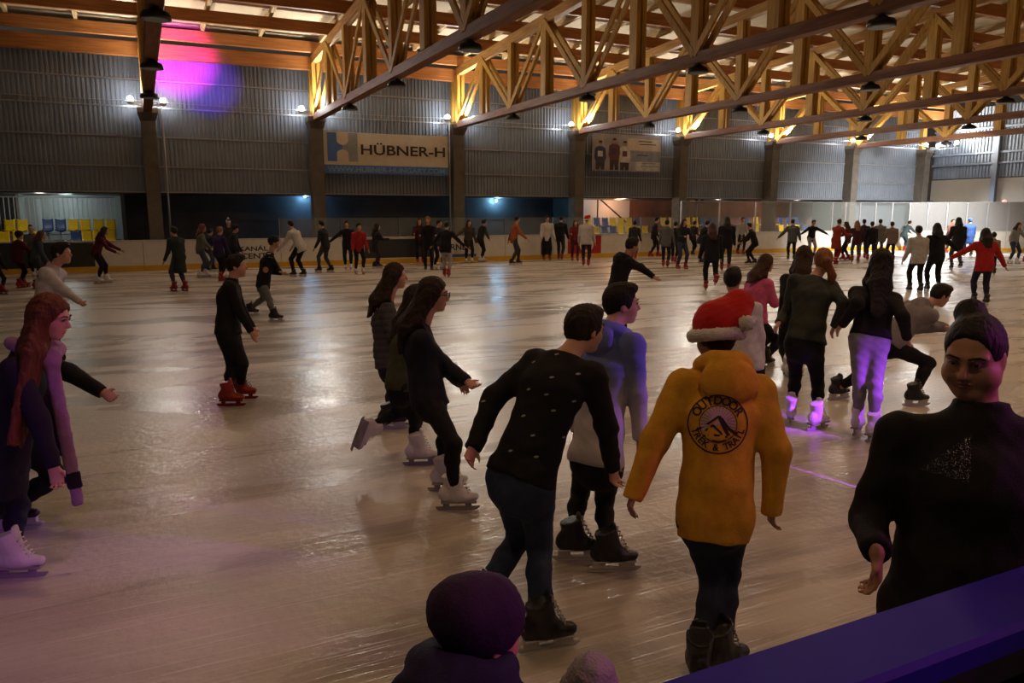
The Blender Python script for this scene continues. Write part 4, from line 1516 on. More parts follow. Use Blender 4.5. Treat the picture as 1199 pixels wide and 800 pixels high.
def person(s):
    """one skater: root empty, continuous body, clothes, hair and skates as its children"""
    H = s['H']
    near_ = s.get('near', False)
    vox = s.get('vox', 0.010 if near_ else 0.022)
    fine = vox <= 0.0105
    if 'pel' in s:
        J, fd, d0 = solve_pixels(s, H)
        base = np.array(((J['ankL'] + J['ankR'])[0] / 2, (J['ankL'] + J['ankR'])[1] / 2, 0))
        J = {k: (v - base if not k.startswith('toe') else v) for k, v in J.items()}
    else:
        J, fd = solve_pose(s, H)
        b = at_z(s['u'], s['v'], 0.0)
        y = min(b.y, Y_BOARD - 0.42)
        b = inside_rink(b)
        base = np.array((b.x, b.y, 0))
    root = empty('person', tuple(base), s['label'], 'person', s.get('group', 'skaters on the ice'))
    up = nrm(J['neck'] - J['pel'])
    fwd = nrm(fd - up * (fd @ up))
    side = np.cross(up, fwd)
    wd = s.get('wide', 1.0)
    q = H / 1.7
    fr = head_frame(s, J, fd)
    hs = s.get('hs', 1.0 if H > 1.5 else 0.93 + 0.0 * H)
    arms, legs = 'LR', 'LR'
    pel, neck = J['pel'], J['neck']
    spine = lambda t: pel + (neck - pel) * t - fwd * s.get('curve', 0.03) * math.sin(math.pi * t)

    # ---- body: one continuous surface, a little slimmer than the clothes
    B = Field(vox if fine else vox * 0.9)
    B.cone(spine(-0.10), spine(0.30), 0.135 * q * wd, 0.120 * q * wd, side, 0.095 * q * wd, 0.085 * q * wd, k=0.04)
    B.cone(spine(0.30), spine(0.72), 0.120 * q * wd, 0.145 * q * wd, side, 0.085 * q * wd, 0.095 * q * wd, k=0.04)
    B.cone(spine(0.72), spine(0.93), 0.145 * q * wd, 0.095 * q * wd, side, 0.095 * q, 0.060 * q, k=0.04)
    hc = J['head']
    hb = hc - fr[2] * 0.05 - fr[0] * 0.02
    B.cone(spine(0.95), hb, 0.058 * q, 0.054 * hs, k=0.03)
    head_prims(B, hc, fr, hs, fine)
    if s.get('cheeks'):
        for sg in (1, -1):
            B.ball(hc + (fr[0] * 0.030 + fr[1] * sg * 0.036 - fr[2] * 0.052) * hs, 0.046 * s['cheeks'] * hs, k=0.03)
        B.ball(hc + (fr[0] * 0.045 - fr[2] * 0.100) * hs, np.array((0.035, 0.045, 0.022)) * hs, np.stack(fr), k=0.03)
    for sd in 'LR':
        sg = 1 if sd == 'L' else -1
        B.cone(spine(0.88) + side * sg * 0.07 * q, J['sho' + sd], 0.050 * q, 0.052 * q, k=0.03)
        B.cone(J['sho' + sd], J['elb' + sd], 0.050 * q, 0.038 * q, k=0.03)
        B.cone(J['elb' + sd], J['wri' + sd], 0.038 * q, 0.026 * q, k=0.02)
        d = nrm(J['wri' + sd] - J['elb' + sd])
        d = nrm(s.get('hd' + sd, d))
        hand_prims(B, J['wri' + sd], d, -side * sg, s.get('thumb' + sd, fd + up * 0.001), H * s.get('hand', 1.0), fine)
        B.cone(J['hip' + sd], J['kne' + sd], 0.080 * q * wd, 0.050 * q, k=0.04)
        B.cone(J['kne' + sd], J['ank' + sd], 0.050 * q, 0.034 * q, k=0.03)
        B.cone(J['ank' + sd], J['ank' + sd] + nrm(J['toe' + sd]) * 0.10 * q - np.array((0, 0, 0.025)), 0.032 * q, 0.028 * q, k=0.02)
    body = link('body', B.mesh('body'), root, skin_mat(s.get('skin', 'light')))

    # ---- trousers
    T = Field(vox * 1.1 if fine else vox)
    lw = s.get('leg', 1.0)
    T.cone(spine(-0.12), spine(0.20), 0.155 * q * wd, 0.145 * q * wd, side, 0.118 * q * wd, 0.105 * q * wd, k=0.05, fb=True)
    for sd in 'LR':
        sg = 1 if sd == 'L' else -1
        T.ball(J['hip' + sd] - fwd * 0.034 * q - up * 0.01, np.array((0.078, 0.078, 0.092)) * q * wd, k=0.05)
        T.cone(J['hip' + sd], J['kne' + sd], 0.100 * q * wd * (0.55 + 0.45 * lw), 0.064 * q * lw, k=0.045)
        shin = nrm(J['kne' + sd] - J['ank' + sd])
        e = J['ank' + sd] + shin * s.get('cuff', 0.07)
        calf = J['kne' + sd] - shin * 0.12 * q - fd * 0.012
        T.cone(J['kne' + sd], calf, 0.064 * q * lw, 0.062 * q * lw, k=0.03)
        T.cone(calf, e, 0.062 * q * lw, s.get('flare', 0.048) * q * lw, k=0.03, fb=True)
    tro = link('trousers', T.mesh('trousers', s.get('twr', 0.0035) if near_ else 0.002, 12, 11), root, s['bot'] if not isinstance(s['bot'], tuple) else cloth(s['bot']))

    # ---- upper garment
    G = Field(vox * 1.1 if fine else vox)
    loose = s.get('loose', 1.0)
    hem = s.get('hem', 0.16)                     # how far below the hips it ends, metres at 1.7 m
    g = q * wd * loose
    hp = spine(0.0) - up * hem * q + fd * 0.01
    hw_, hd_ = s.get('hemw', 0.175), s.get('hemd', 0.135)
    G.cone(spine(0.22), hp, 0.158 * g, hw_ * g, side, 0.118 * g, hd_ * g, k=0.06, fb=True)
    G.cone(spine(0.22), spine(0.70), 0.158 * g, 0.172 * g, side, 0.118 * g, 0.122 * g, k=0.05)
    G.cone(spine(0.70), spine(0.90), 0.172 * g, 0.115 * g, side, 0.122 * g, 0.078 * g, k=0.05)
    if hem > -0.01:
        for sg in (1, -1):
            G.ball(spine(0.0) + side * sg * 0.052 * H * wd - fwd * 0.034 * q, np.array((0.102, 0.102, 0.11)) * q * wd, k=0.05)
        G.cone(hp + up * 0.001, hp - up * 0.16, 0.4, 0.4, k=0.002, fa=True, sub=True)
    if s.get('chest'):
        G.ball(spine(0.66) + fwd * 0.075 * q, np.array((0.10, 0.085, 0.09)) * g, np.stack([side, fwd, up]), k=0.06)
    sl = s.get('sleeve', 1.0)
    for sd in 'LR':
        sg = 1 if sd == 'L' else -1
        G.cone(spine(0.86) + side * sg * 0.06 * q, J['sho' + sd] + up * 0.004, 0.070 * q * loose, 0.072 * q * loose, k=0.05)
        G.cone(J['sho' + sd], J['elb' + sd], 0.073 * q * sl * loose, 0.058 * q * sl * loose, k=0.035)
        we = J['wri' + sd] + nrm(J['wri' + sd] - J['elb' + sd]) * s.get('cufflen', 0.01)
        G.cone(J['elb' + sd], we, 0.058 * q * sl * loose, 0.044 * q * sl * loose, k=0.03, fb=True)
    nk = spine(0.95)
    kind = s.get('top', 'jacket')
    if kind in ('hoodie',):
        hw2 = s.get('hood', 1.0) * q
        hc0 = nk + up * (0.045 + s.get('hoodup', 0.0)) * q
        rg = []
        for j in range(13):
            th = math.radians(-150 + 300 * j / 12)               # open at the throat, thick at the back
            rg.append((hc0 + (side * math.sin(th) * 0.092 - fwd * math.cos(th) * 0.088) * hw2 + up * (0.012 * math.cos(th) - 0.014) * hw2, (0.034 + 0.016 * max(0, math.cos(th))) * hw2))
        for (pa_, ra_), (pb_, rb_) in zip(rg[:-1], rg[1:]):
            G.cone(pa_, pb_, ra_, rb_, k=0.018)
        G.ball(nk - fwd * 0.122 * hw2 - up * (0.035 - 0.6 * s.get('hoodup', 0.0)) * hw2, np.array((0.124, 0.056, 0.098)) * hw2, np.stack([side, fwd, up]), k=0.007)
    elif kind in ('jacket', 'coat', 'puffer'):
        ch = s.get('collar', 0.065)
        G.cone(spine(0.90), nk + up * ch * q, 0.090 * q, 0.080 * q, side, 0.080 * q, 0.078 * q, k=0.03, fb=True)
    else:
        G.cone(spine(0.90), nk + up * 0.012, 0.080 * q, 0.072 * q, side, 0.072 * q, 0.068 * q, k=0.02, fb=True)
    quilt = (tuple(pel), tuple(up), 0.062, 0.010) if kind == 'puffer' and near_ else None
    wr = s.get('wr', 0.0045 if near_ else 0.0025)
    gm = link({'jacket': 'jacket', 'coat': 'coat', 'puffer': 'puffer_jacket', 'hoodie': 'hoodie', 'sweater': 'sweater'}[kind],
              G.mesh('upper', wr, s.get('wfreq', 8.0), int(abs(base[0] * 37)) % 97, quilt), root, s['col'] if not isinstance(s['col'], tuple) else cloth(s['col']))

    # ---- hair or headgear
    hv = min(vox, 0.012) if near_ else 0.016
    if s.get('hair', 'short') is not None:
        link('hair', hair_field(s.get('hair', 'short'), hc, fr, hs, hv, s, J, fd), root, hair_mat(s.get('hairc', (0.012, 0.009, 0.008))))
    hat = s.get('hat')
    P = lambda a, b, d: hc + (fr[0] * a + fr[1] * b + fr[2] * d) * hs
    M = np.stack(fr)
    if hat in ('beanie', 'pom', 'cap'):
        Fh = Field(hv)
        Fh.ball(P(-0.012, 0, 0.042), np.array((0.112, 0.094, 0.104)) * hs, M, k=0.02)
        if s.get('slouch'):
            Fh.ball(P(-0.075, 0, 0.062), np.array((0.068, 0.080, 0.066)) * hs, M, k=0.04)
        Fh.ball(P(0.03, 0, -0.150 - s.get('hatlow', 0)), np.array((0.22, 0.2, 0.165)) * hs, M, k=0.006, sub=True)
        if hat == 'cap':
            Fh.cone(P(0.08, 0, 0.045), P(0.165, 0, 0.030), 0.065 * hs, 0.050 * hs, fr[1], 0.008, 0.007, k=0.01)
        ht = link('beanie' if hat != 'cap' else 'cap', Fh.mesh('hat', 0.003 if near_ else 0, 20, 2), root, cloth(s['hatc']))
        if hat == 'pom':
            Fp = Field(hv)
            Fp.ball(P(-0.02, 0, 0.165), 0.045 * hs)
            link('pompom', Fp.mesh('pompom', 0.006, 60, 3), ht, cloth(s.get('pomc', (0.6, 0.58, 0.56))))
    if hat == 'santa':
        Fh = Field(hv)
        Fh.ball(P(-0.012, 0, 0.046), np.array((0.112, 0.096, 0.108)) * hs, M, k=0.02)
        tip = P(*s.get('tip', (-0.12, -0.13, 0.02)))
        mid = P(*s.get('fold', (-0.05, -0.09, 0.12)))
        Fh.cone(P(-0.03, 0, 0.07), mid, 0.095 * hs, 0.062 * hs, k=0.04)
        Fh.cone(mid, tip, 0.062 * hs, 0.022 * hs, k=0.03)
        Fh.ball(P(0.04, 0, -0.150), np.array((0.24, 0.2, 0.160)) * hs, M, k=0.006, sub=True)
        ht = link('santa_hat', Fh.mesh('hat', 0.004 if near_ else 0, 16, 2), root, mat('red_felt', (0.50, 0.010, 0.010), rough=0.85, bump=0.3, bscale=120))
        Fb = Field(hv)
        n = 20
        ring_ = []
        for j in range(n):
            a = 2 * math.pi * j / n
            x, y = 0.114 * math.cos(a), 0.100 * math.sin(a)
            ring_.append(P(x - 0.010, y, 0.012 + 0.20 * (x) * 0.35))
        for j in range(n):
            Fb.cone(ring_[j], ring_[(j + 1) % n], 0.026 * hs, 0.026 * hs, k=0.01)
        fur = mat('white_fur', (0.70, 0.66, 0.64), rough=0.95, bump=0.8, bscale=160)
        link('fur_band', Fb.mesh('fur_band', 0.004, 40, 6), ht, fur)
        Fb = Field(hv)
        Fb.ball(tip, 0.036 * hs)
        link('pompom', Fb.mesh('pompom', 0.005, 60, 3), ht, fur)

    # ---- face details where they can be seen
    if near_ and s.get('faces', True) and fine:
        for sg in (1, -1):
            e = MB().lathe([(0.002, -0.0114), (0.008, -0.0085), (0.0114, 0), (0.008, 0.0085), (0.002, 0.0114)], n=10).build('eye', mat('eye_white', (0.32, 0.28, 0.27), rough=0.2, noise=0.02), root, True)
            e.location = tuple(P(0.083, sg * 0.031, 0.011))
            i_ = MB().lathe([(0.0055, -0.001), (0.0055, 0.001), (0.002, 0.002)], n=10).build('iris', mat('iris_brown', (0.03, 0.014, 0.008), rough=0.15), e)
            i_.matrix_local = Matrix.Translation(tuple(fr[0] * 0.0112)) @ Vector(fr[0]).to_track_quat('Z', 'Y').to_matrix().to_4x4()
            eb = MB()
            pts_ = [P(0.0985, sg * 0.012, 0.030), P(0.0995, sg * 0.026, 0.036), P(0.0905, sg * 0.042, 0.036), P(0.080, sg * 0.054, 0.028)]
            eb.tube(pts_, [0.0032, 0.0042, 0.0036, 0.002], 6).build('eyebrow', hair_mat((0.010, 0.007, 0.006)), root, True)
            ul = [P(0.0975, sg * 0.016, 0.011), P(0.0985, sg * 0.024, 0.0185), P(0.0965, sg * 0.036, 0.0185), P(0.087, sg * 0.047, 0.010)]
            MB().tube(ul, [0.0015, 0.0026, 0.0028, 0.002], 6).build('eyelid', mat('eyelid', (0.05, 0.025, 0.02), rough=0.6), root, True)
        Fl = Field(0.004)
        Fl.ball(P(0.0915, 0, -0.0525), np.array((0.0105, 0.0225, 0.0052)) * hs, M, k=0.004)
        Fl.ball(P(0.0890, 0, -0.0650), np.array((0.0115, 0.0195, 0.0062)) * hs, M, k=0.004)
        link('lips', Fl.mesh('lips'), root, mat('lips', (0.33, 0.10, 0.09), rough=0.4))
    if s.get('glasses'):
        gl_ = MB()
        for sg in (1, -1):
            ring_ = [P(0.118 + 0.0 * j, sg * 0.034 + 0.025 * math.cos(2 * math.pi * j / 14), 0.010 + 0.019 * math.sin(2 * math.pi * j / 14)) for j in range(15)]
            gl_.tube(ring_, 0.0032, 6, False)
            gl_.tube([P(0.117, sg * 0.058, 0.016), P(0.085, sg * 0.084, 0.016), P(0.0, sg * 0.088, 0.012)], 0.003, 6)
        gl_.tube([P(0.118, -0.010, 0.014), P(0.121, 0, 0.017), P(0.118, 0.010, 0.014)], 0.003, 6)
        gl_.build('glasses', BLACK_P, root, True)

    # ---- skates
    boot, blade, laces = SK[s.get('skate', 'white')]
    for sd in 'LR':
        a = J['ank' + sd]
        t = nrm(J['toe' + sd])
        lifted = a[2] > 0.2
        if not lifted:
            t = nrm((t[0], t[1], 0))
            upv = np.array((0, 0, 1.0))
            org = np.array((a[0], a[1], 0.0))
        else:
            sh = nrm(J['kne' + sd] - a)
            upv = nrm(sh - t * (sh @ t))
            org = a - upv * 0.13
        yv = np.cross(upv, t)
        R = Matrix((tuple(t), tuple(yv), tuple(upv))).transposed().to_4x4()
        sc = s.get('foot', 1.0) * (0.92 if H < 1.5 else 1.0)
        so = link('skate', boot, root)
        so.matrix_local = Matrix.Translation(tuple(org)) @ R @ Matrix.Diagonal((sc, sc, sc if not lifted else sc, 1))
        link('blade', blade, so)
        if near_:
            link('laces', laces, so)
    return root, J, base, {'body': body, 'top': gm, 'trousers': tro, 'frame': (fwd, side, up), 'head': (fr, hs, P)}

# ================================================================== THE NEAR SKATERS
BLACK, NAVY, DENIM = (0.012, 0.011, 0.014), (0.016, 0.017, 0.035), (0.030, 0.042, 0.085)
DK = (0.020, 0.018, 0.020)


def hidden_feet(s):
    """ankles under the pelvis for people whose feet are out of view"""
    d0 = s['d0']
    p = at_depth(*s['pel'], d0 + s.get('dp', 0))
    fd = Vector(face_dir(s['face']))
    sd = Vector((0, 0, 1)).cross(fd)
    for sg, k in ((1, 'L'), (-1, 'R')):
        q = Vector((p.x, p.y, 0.13)) + sd * (0.10 * sg) + fd * (0.06 * sg - 0.03)
        r = q - CPOS
        d = r.dot(CF)
        s['ank' + k] = (599.5 + FPX * r.dot(CR) / d, 400 - FPX * r.dot(CU) / d)
    return s


def gradient_cloth(name, c0, c1, z0, z1):
    m, nt, b = new_mat(name)
    N, L = nt.nodes.new, nt.links.new
    tc = N('ShaderNodeTexCoord')
    sx = N('ShaderNodeSeparateXYZ')
    L(tc.outputs['Object'], sx.inputs[0])
    mr = N('ShaderNodeMapRange')
    mr.inputs['From Min'].default_value, mr.inputs['From Max'].default_value = z0, z1
    L(sx.outputs['Z'], mr.inputs['Value'])
    rp = N('ShaderNodeValToRGB')
    rp.color_ramp.elements[0].color = c0 + (1,)
    rp.color_ramp.elements[1].color = c1 + (1,)
    L(mr.outputs[0], rp.inputs[0])
    L(rp.outputs[0], b.inputs['Base Color'])
    b.inputs['Roughness'].default_value = 0.9
    nz = N('ShaderNodeTexNoise')
    nz.inputs['Scale'].default_value = 130
    L(tc.outputs['Object'], nz.inputs[0])
    bp = N('ShaderNodeBump')
    bp.inputs['Strength'].default_value = 0.25
    bp.inputs['Distance'].default_value = 0.01
    L(nz.outputs['Fac'], bp.inputs['Height'])
    L(bp.outputs[0], b.inputs['Normal'])
    return m


class Printer:
    """lays flat print shapes on the surface of a garment"""
    def __init__(s, obj, base):
        s.o, s.base = obj, Vector(base)
        me = obj.data
        s.t = BVHTree.FromPolygons([v.co[:] for v in me.vertices], [p.vertices[:] for p in me.polygons])

    def at_pixel(s, u, v):
        d = ray(u, v).normalized()
        h = s.t.ray_cast(CPOS - s.base, d)
        return h[0], h[1]

    def frame(s, u, v, n=None):
        c, nn = s.at_pixel(u, v)
        d = -ray(u, v).normalized()
        n = (nn * 0.5 + d * 0.7).normalized()
        r = (CR - n * CR.dot(n)).normalized()
        return c, n, r, n.cross(r)

    def lay(s, fr, verts, faces, name, m, lift=0.003):
        c, n, r, w = fr
        out = []
        for x, y in verts:
            p = c + r * x + w * y
            h = s.t.ray_cast(p + n * 0.25, -n)
            q = h[0] if h[0] is not None else p
            out.append(q + n * lift)
        return MB().add(out, faces).build(name, m, s.o)


P = {}
# --- black sweater boy, back half turned
P['sweater'] = person(dict(label='boy in black sweater with small pale marks and blue jeans, skating away at picture centre', near=True, vox=0.010, H=1.66, face=38, look=55, nod=6,
    head=(684, 387), neck=(664, 414), pel=(612, 560), dp=-0.02, dn=0.10, dh=0.16, hunch=0.02, ankL=(562, 706), ankR=(634, 733), kneL=(604, 640), kneR=(634, 648), toeR=75, toeL=60,
    elbL=(566, 472), wriL=(556, 520, -0.02), elbR=(722, 500), wriR=(720, 560, 0.30), top='sweater', col=BLACK, bot=DENIM, hem=0.02, hemw=0.165, leg=0.98, flare=0.070, cuff=0.055, cufflen=0.03, skate='black', hair='short', hairc=(0.020, 0.012, 0.009), skin='light', wr=0.004))
pr = Printer(P['sweater'][3]['top'], P['sweater'][2])
MARK = mat('pale_stitch', (0.30, 0.29, 0.27), rough=0.8)
for (u, v) in ((625, 424), (646, 442), (652, 415), (677, 438), (619, 456), (672, 470), (613, 487), (648, 481), (686, 496), (624, 510), (598, 528), (628, 535), (566, 470), (640, 462), (660, 512)):
    if pr.at_pixel(u, v)[0] is None:
        continue
    pr.lay(pr.frame(u, v), [(-0.012, -0.003), (-0.002, -0.006), (0.012, -0.002), (0.010, 0.004), (0.0, 0.006), (-0.010, 0.003)], [(0, 1, 2, 3, 4, 5)], 'stitch_mark', MARK)

# --- blue hoodie boy
zt = at_depth(715, 440, 4.15).z
zb = at_depth(715, 505, 4.15).z
P['blue'] = person(dict(label='boy in blue and pale grey hoodie with black trousers and black skates, looking right', near=True, vox=0.010, H=1.62, face=48, look=84, nod=0,
    head=(727, 357), neck=(717, 387), pel=(700, 535), dn=0.04, dh=0.08, ankL=(671, 632), ankR=(712, 645), kneL=(676, 588), kneR=(708, 592), toeL=88, toeR=86,
    elbR=(748, 470), wriR=(752, 545, -0.05), elbL=(665, 470), wriL=(672, 530, 0.15), top='hoodie', col=gradient_cloth('fading_hoodie', (0.46, 0.44, 0.47), (0.10, 0.13, 0.34), zb, zt), bot=BLACK, hem=0.05, leg=0.92, skate='black', hair='short', hairc=(0.012, 0.009, 0.008), skin='pink'))

# --- yellow hoodie and santa hat
P['yellow'] = person(dict(label='child in mustard yellow hoodie with round back print and red santa hat', near=True, vox=0.010, H=1.50, face=2, look=-8, nod=16,
    head=(838, 396), neck=(845, 436), pel=(836, 600), dn=0.03, dh=0.08, ankL=(818, 772), ankR=(842, 764), kneL=(832, 690), kneR=(852, 690), toeL=10, toeR=60,
    elbL=(760, 520), wriL=(738, 588, -0.02), elbR=(908, 520), wriR=(904, 590, -0.02), top='hoodie', hood=1.15, col=(0.62, 0.31, 0.03), bot=(0.018, 0.022, 0.045), hem=0.14, hemw=0.158, hemd=0.13, loose=1.10, sleeve=1.08, leg=0.88, skate='black',
    hair='short', hairc=(0.02, 0.012, 0.01), hat='santa', hs=1.02, hoodup=0.04, flare=0.074, cuff=0.02, fold=(-0.02, -0.11, 0.145), tip=(-0.135, -0.085, 0.045), skin='tan', wr=0.006, wfreq=7, shw=0.108, cufflen=0.05, faces=False))
pr = Printer(P['yellow'][3]['top'], P['yellow'][2])
fr_ = pr.frame(841, 497)
dep = depth_of(Vector(fr_[0]) + pr.base)
RP = 35.0 * dep / FPX
PINK = mat('print_black', (0.030, 0.016, 0.022), rough=0.8, noise=0.1)
PLIL = mat('print_lilac', (0.52, 0.36, 0.50), rough=0.8, noise=0.1)


def ring2(r0, r1, n=48):
    v = []
    for j in range(n):
        a = 2 * math.pi * j / n
        v += [(RP * r0 * math.cos(a), RP * r0 * math.sin(a)), (RP * r1 * math.cos(a), RP * r1 * math.sin(a))]
    return v, [(2 * j, 2 * j + 1, 2 * ((j + 1) % n) + 1, 2 * ((j + 1) % n)) for j in range(n)]


pr.lay(fr_, *ring2(0.955, 1.0), 'print_ring', PINK)
pr.lay(fr_, *ring2(0.60, 0.625), 'print_ring', PINK)
v, f = [(0, 0)], []
for j in range(27):
    a = math.radians(-28 + 236 * j / 26)
    v.append((RP * 0.30 * math.cos(a), RP * (0.06 + 0.30 * math.sin(a))))
for j in range(26):
    f.append((0, j + 1, j + 2))
pr.lay(fr_, v, f, 'print_sun', PLIL, 0.0032)
for j in range(19):
    a = math.radians(-22 + 224 * j / 18)
    w = math.radians(4.2)
    c0, c1 = 0.31, 0.575
    v = [(RP * c0 * math.cos(a - w), RP * (0.04 + c0 * math.sin(a - w))), (RP * c1 * math.cos(a - w), RP * (0.02 + c1 * math.sin(a - w))), (RP * c1 * math.cos(a + w), RP * (0.02 + c1 * math.sin(a + w))), (RP * c0 * math.cos(a + w), RP * (0.04 + c0 * math.sin(a + w)))]
    pr.lay(fr_, v, [(0, 1, 2, 3)], 'print_sunray', PLIL, 0.0032)
MY = cloth((0.62, 0.31, 0.03))
pr.lay(fr_, [(RP * x, RP * y) for x, y in ((-0.62, -0.30), (-0.30, -0.05), (0.02, 0.28), (0.22, -0.05), (0.50, -0.36), (0.10, -0.55), (-0.30, -0.50))], [(0, 1, 2, 3, 4, 5, 6)], 'print_mountain', MY, 0.0038)
for pts_ in (((-0.72, -0.22), (-0.30, 0.04), (0.03, 0.28)), ((0.03, 0.28), (0.18, -0.10), (0.34, -0.38)), ((0.10, 0.20), (0.30, -0.12), (0.62, -0.34)), ((-0.42, -0.22), (-0.18, -0.02), (-0.02, -0.18), (0.18, -0.40)), ((-0.5, -0.40), (-0.1, -0.36), (0.3, -0.42)), ((-0.2, -0.56), (0.0, -0.6), (0.25, -0.54))):
    for (xa, ya), (xb, yb) in zip(pts_[:-1], pts_[1:]):
        L_ = math.hypot(xb - xa, yb - ya)
        nx_, ny_ = -(yb - ya) / L_ * 0.035, (xb - xa) / L_ * 0.035
        if pts_[0] == (0.03, 0.28) or pts_[0] == (0.10, 0.20):
            nx_, ny_ = nx_ * 1.6, ny_ * 1.6
        v = [(RP * (xa + nx_), RP * (ya + ny_)), (RP * (xa - nx_), RP * (ya - ny_)), (RP * (xb - nx_), RP * (yb - ny_)), (RP * (xb + nx_), RP * (yb + ny_))]
        pr.lay(fr_, v, [(0, 1, 2, 3)], 'print_ridge', PINK, 0.0044)


def arc_text(body, a0, a1, rad, size, inward):
    n = len(body)
    V, F_ = [], []
    for i, ch in enumerate(body):
        if ch == ' ':
            continue
        me = text_mesh(ch, size, True)
        a = math.radians(a0 + (a1 - a0) * (i / (n - 1)))
        rot = a - math.pi / 2 if not inward else a + math.pi / 2
        k = len(V)
        for p in me.vertices:
            x, y = p.co.x, p.co.y
            V.append((RP * rad * math.cos(a) + x * math.cos(rot) - y * math.sin(rot), RP * rad * math.sin(a) + x * math.sin(rot) + y * math.cos(rot)))
        F_ += [tuple(q + k for q in g.vertices) for g in me.polygons]
        bpy.data.meshes.remove(me)
    pr.lay(fr_, V, F_, 'print_lettering', PINK, 0.0034)


arc_text('OUTDOOR', 148, 32, 0.79, RP * 0.40, False)
arc_text('TREK & TRAIL', 198, 342, 0.79, RP * 0.32, True)

# --- girl with glasses
P['glasses'] = person(dict(label='girl with glasses and long dark hair in dark navy coat, skating to the right', near=True, vox=0.010, H=1.66, face=84, look=88, nod=4,
    head=(507, 346), neck=(492, 386), pel=(503, 468), dn=0.0, dh=-0.02, ankR=(531, 577), ankL=(520, 556), kneR=(529, 515), kneL=(522, 508), toeL=88, toeR=86,
    elbR=(517, 425), wriR=(546, 446, -0.10), elbL=(520, 430), wriL=(538, 448, 0.3), top='coat', col=(0.016, 0.016, 0.030), bot=BLACK, hem=0.06, hemw=0.17, leg=0.86, skate='white', hair='long', hairlen=0.30, hairc=(0.022, 0.012, 0.010), skin='pink', glasses=True, curve=0.02))
P['olive'] = person(dict(label='girl in olive coat half hidden behind the girl with glasses, one lilac skate kicked back', near=True, vox=0.013, H=1.60, face=84, look=70,
    head=(489, 352), neck=(481, 386), pel=(470, 452), dn=0.05, dh=0.05, ankL=(489, 527), ankR=(430, 503), liftR=-0.05, kneL=(486, 492), kneR=(462, 486), toeL=84, toeR=tuple((CR * -0.35 - Vector((0, 0, 1)) * 0.92)),
    elbL=(490, 420), wriL=(500, 450, 0.2), elbR=(478, 420), wriR=(484, 452, -0.1), top='coat', col=(0.055, 0.060, 0.035), bot=BLACK, hem=0.06, hemw=0.175, leg=0.86, skate='white', hair='long', hairlen=0.3, hairc=(0.02, 0.012, 0.01)))
P['puffer'] = person(dict(label='girl with long brown hair in grey quilted puffer jacket, leftmost of the three girls', near=True, vox=0.011, H=1.62, face=80, look=82,
    head=(463, 324), neck=(453, 356), pel=(456, 428), dn=0.0, ankR=(455, 487), ankL=(472, 484), kneR=(462, 458), kneL=(470, 455), toeR=88, toeL=80,
    elbR=(462, 398), wriR=(478, 418, -0.1), elbL=(470, 395), wriL=(486, 412, 0.2), top='puffer', col=(0.060, 0.055, 0.068), bot=(0.022, 0.026, 0.045), hem=0.03, hemw=0.175, loose=1.08, leg=0.9, skate='black', hair='long', hairlen=0.26, hairc=(0.026, 0.014, 0.010), skin='pink', glasses=False))

# --- girl at the left edge and the skater hidden behind her
P['left'] = person(dict(label='girl with long auburn hair in dark coat at the left edge, lilac scarf hanging', near=True, vox=0.010, H=1.68, face=78, look=84, nod=16,
    head=(58, 372), neck=(36, 412), pel=(6, 540), dn=-0.05, dh=-0.08, ankR=(14, 652), ankL=(-30, 640), kneR=(20, 595), kneL=(0, 590), toeR=84, toeL=70,
    elbR=(50, 490), wriR=(66, 556, -0.20), elbL=(60, 480), wriL=(80, 540, 0.15), top='coat', col=(0.014, 0.011, 0.024), bot=(0.016, 0.014, 0.030), hem=0.20, hemw=0.18, leg=0.9, skate='white', hair='long', hairlen=0.62, hairc=(0.10, 0.032, 0.012), hairdir=(0.15, 1.0), hairfwd=0.13, skin='pink'))
rt, J_, base_, ex = P['left']
LIL = cloth((0.30, 0.17, 0.27))
Fs = Field(0.011)
nk = J_['neck']
fwd_, sd_, up_ = ex['frame']
a = nk + fwd_ * 0.12 - sd_ * 0.05
b = a + fwd_ * 0.08 - np.array((0, 0, 0.40)) - sd_ * 0.10
c = b - np.array((0, 0, 0.42)) + fwd_ * 0.03
Fs.cone(a, c, 0.052, 0.066, fwd_, 0.024, 0.016, k=0.02, fb=True)
Fs.cone(nk + fwd_ * 0.10 + sd_ * 0.08 + up_ * 0.03, a, 0.045, 0.05, k=0.03)
Fs.cone(nk + fwd_ * 0.10 + sd_ * 0.08 + up_ * 0.03, nk - fwd_ * 0.06 + sd_ * 0.06 + up_ * 0.04, 0.045, 0.04, k=0.03)
Fs.cone(a, nk - fwd_ * 0.08 - sd_ * 0.07 + up_ * 0.04, 0.05, 0.04, k=0.03)
sc_ = link('scarf', Fs.mesh('scarf', 0.003, 14, 4), rt, LIL)
Fs = Field(0.009)
e_ = nrm(c - a)
Fs.cone(c - e_ * 0.20, c - e_ * 0.10, 0.069, 0.070, fwd_, 0.021, 0.020, k=0.01, fa=True, fb=True)
link('scarf_stripe', Fs.mesh('scarf_stripe'), sc_, cloth((0.02, 0.012, 0.03)))
P['arm'] = person(dict(label='skater in black jacket hidden behind the auburn-haired girl, arm stretched out to the right', near=True, vox=0.010, H=1.62, face=80, look=60,
    head=(54, 372), neck=(50, 398), pel=(18, 505), dn=-0.05, ankL=(0, 592), ankR=(12, 597), toeR=80, toeL=80,
    elbR=(85, 425), wriR=(128, 463, -0.25), elbL=(30, 440), wriL=(30, 500, 0.2), top='jacket', col=BLACK, bot=BLACK, hem=0.08, leg=0.9, skate='black', hair='short', hairc=BLACK, skin='pink'))
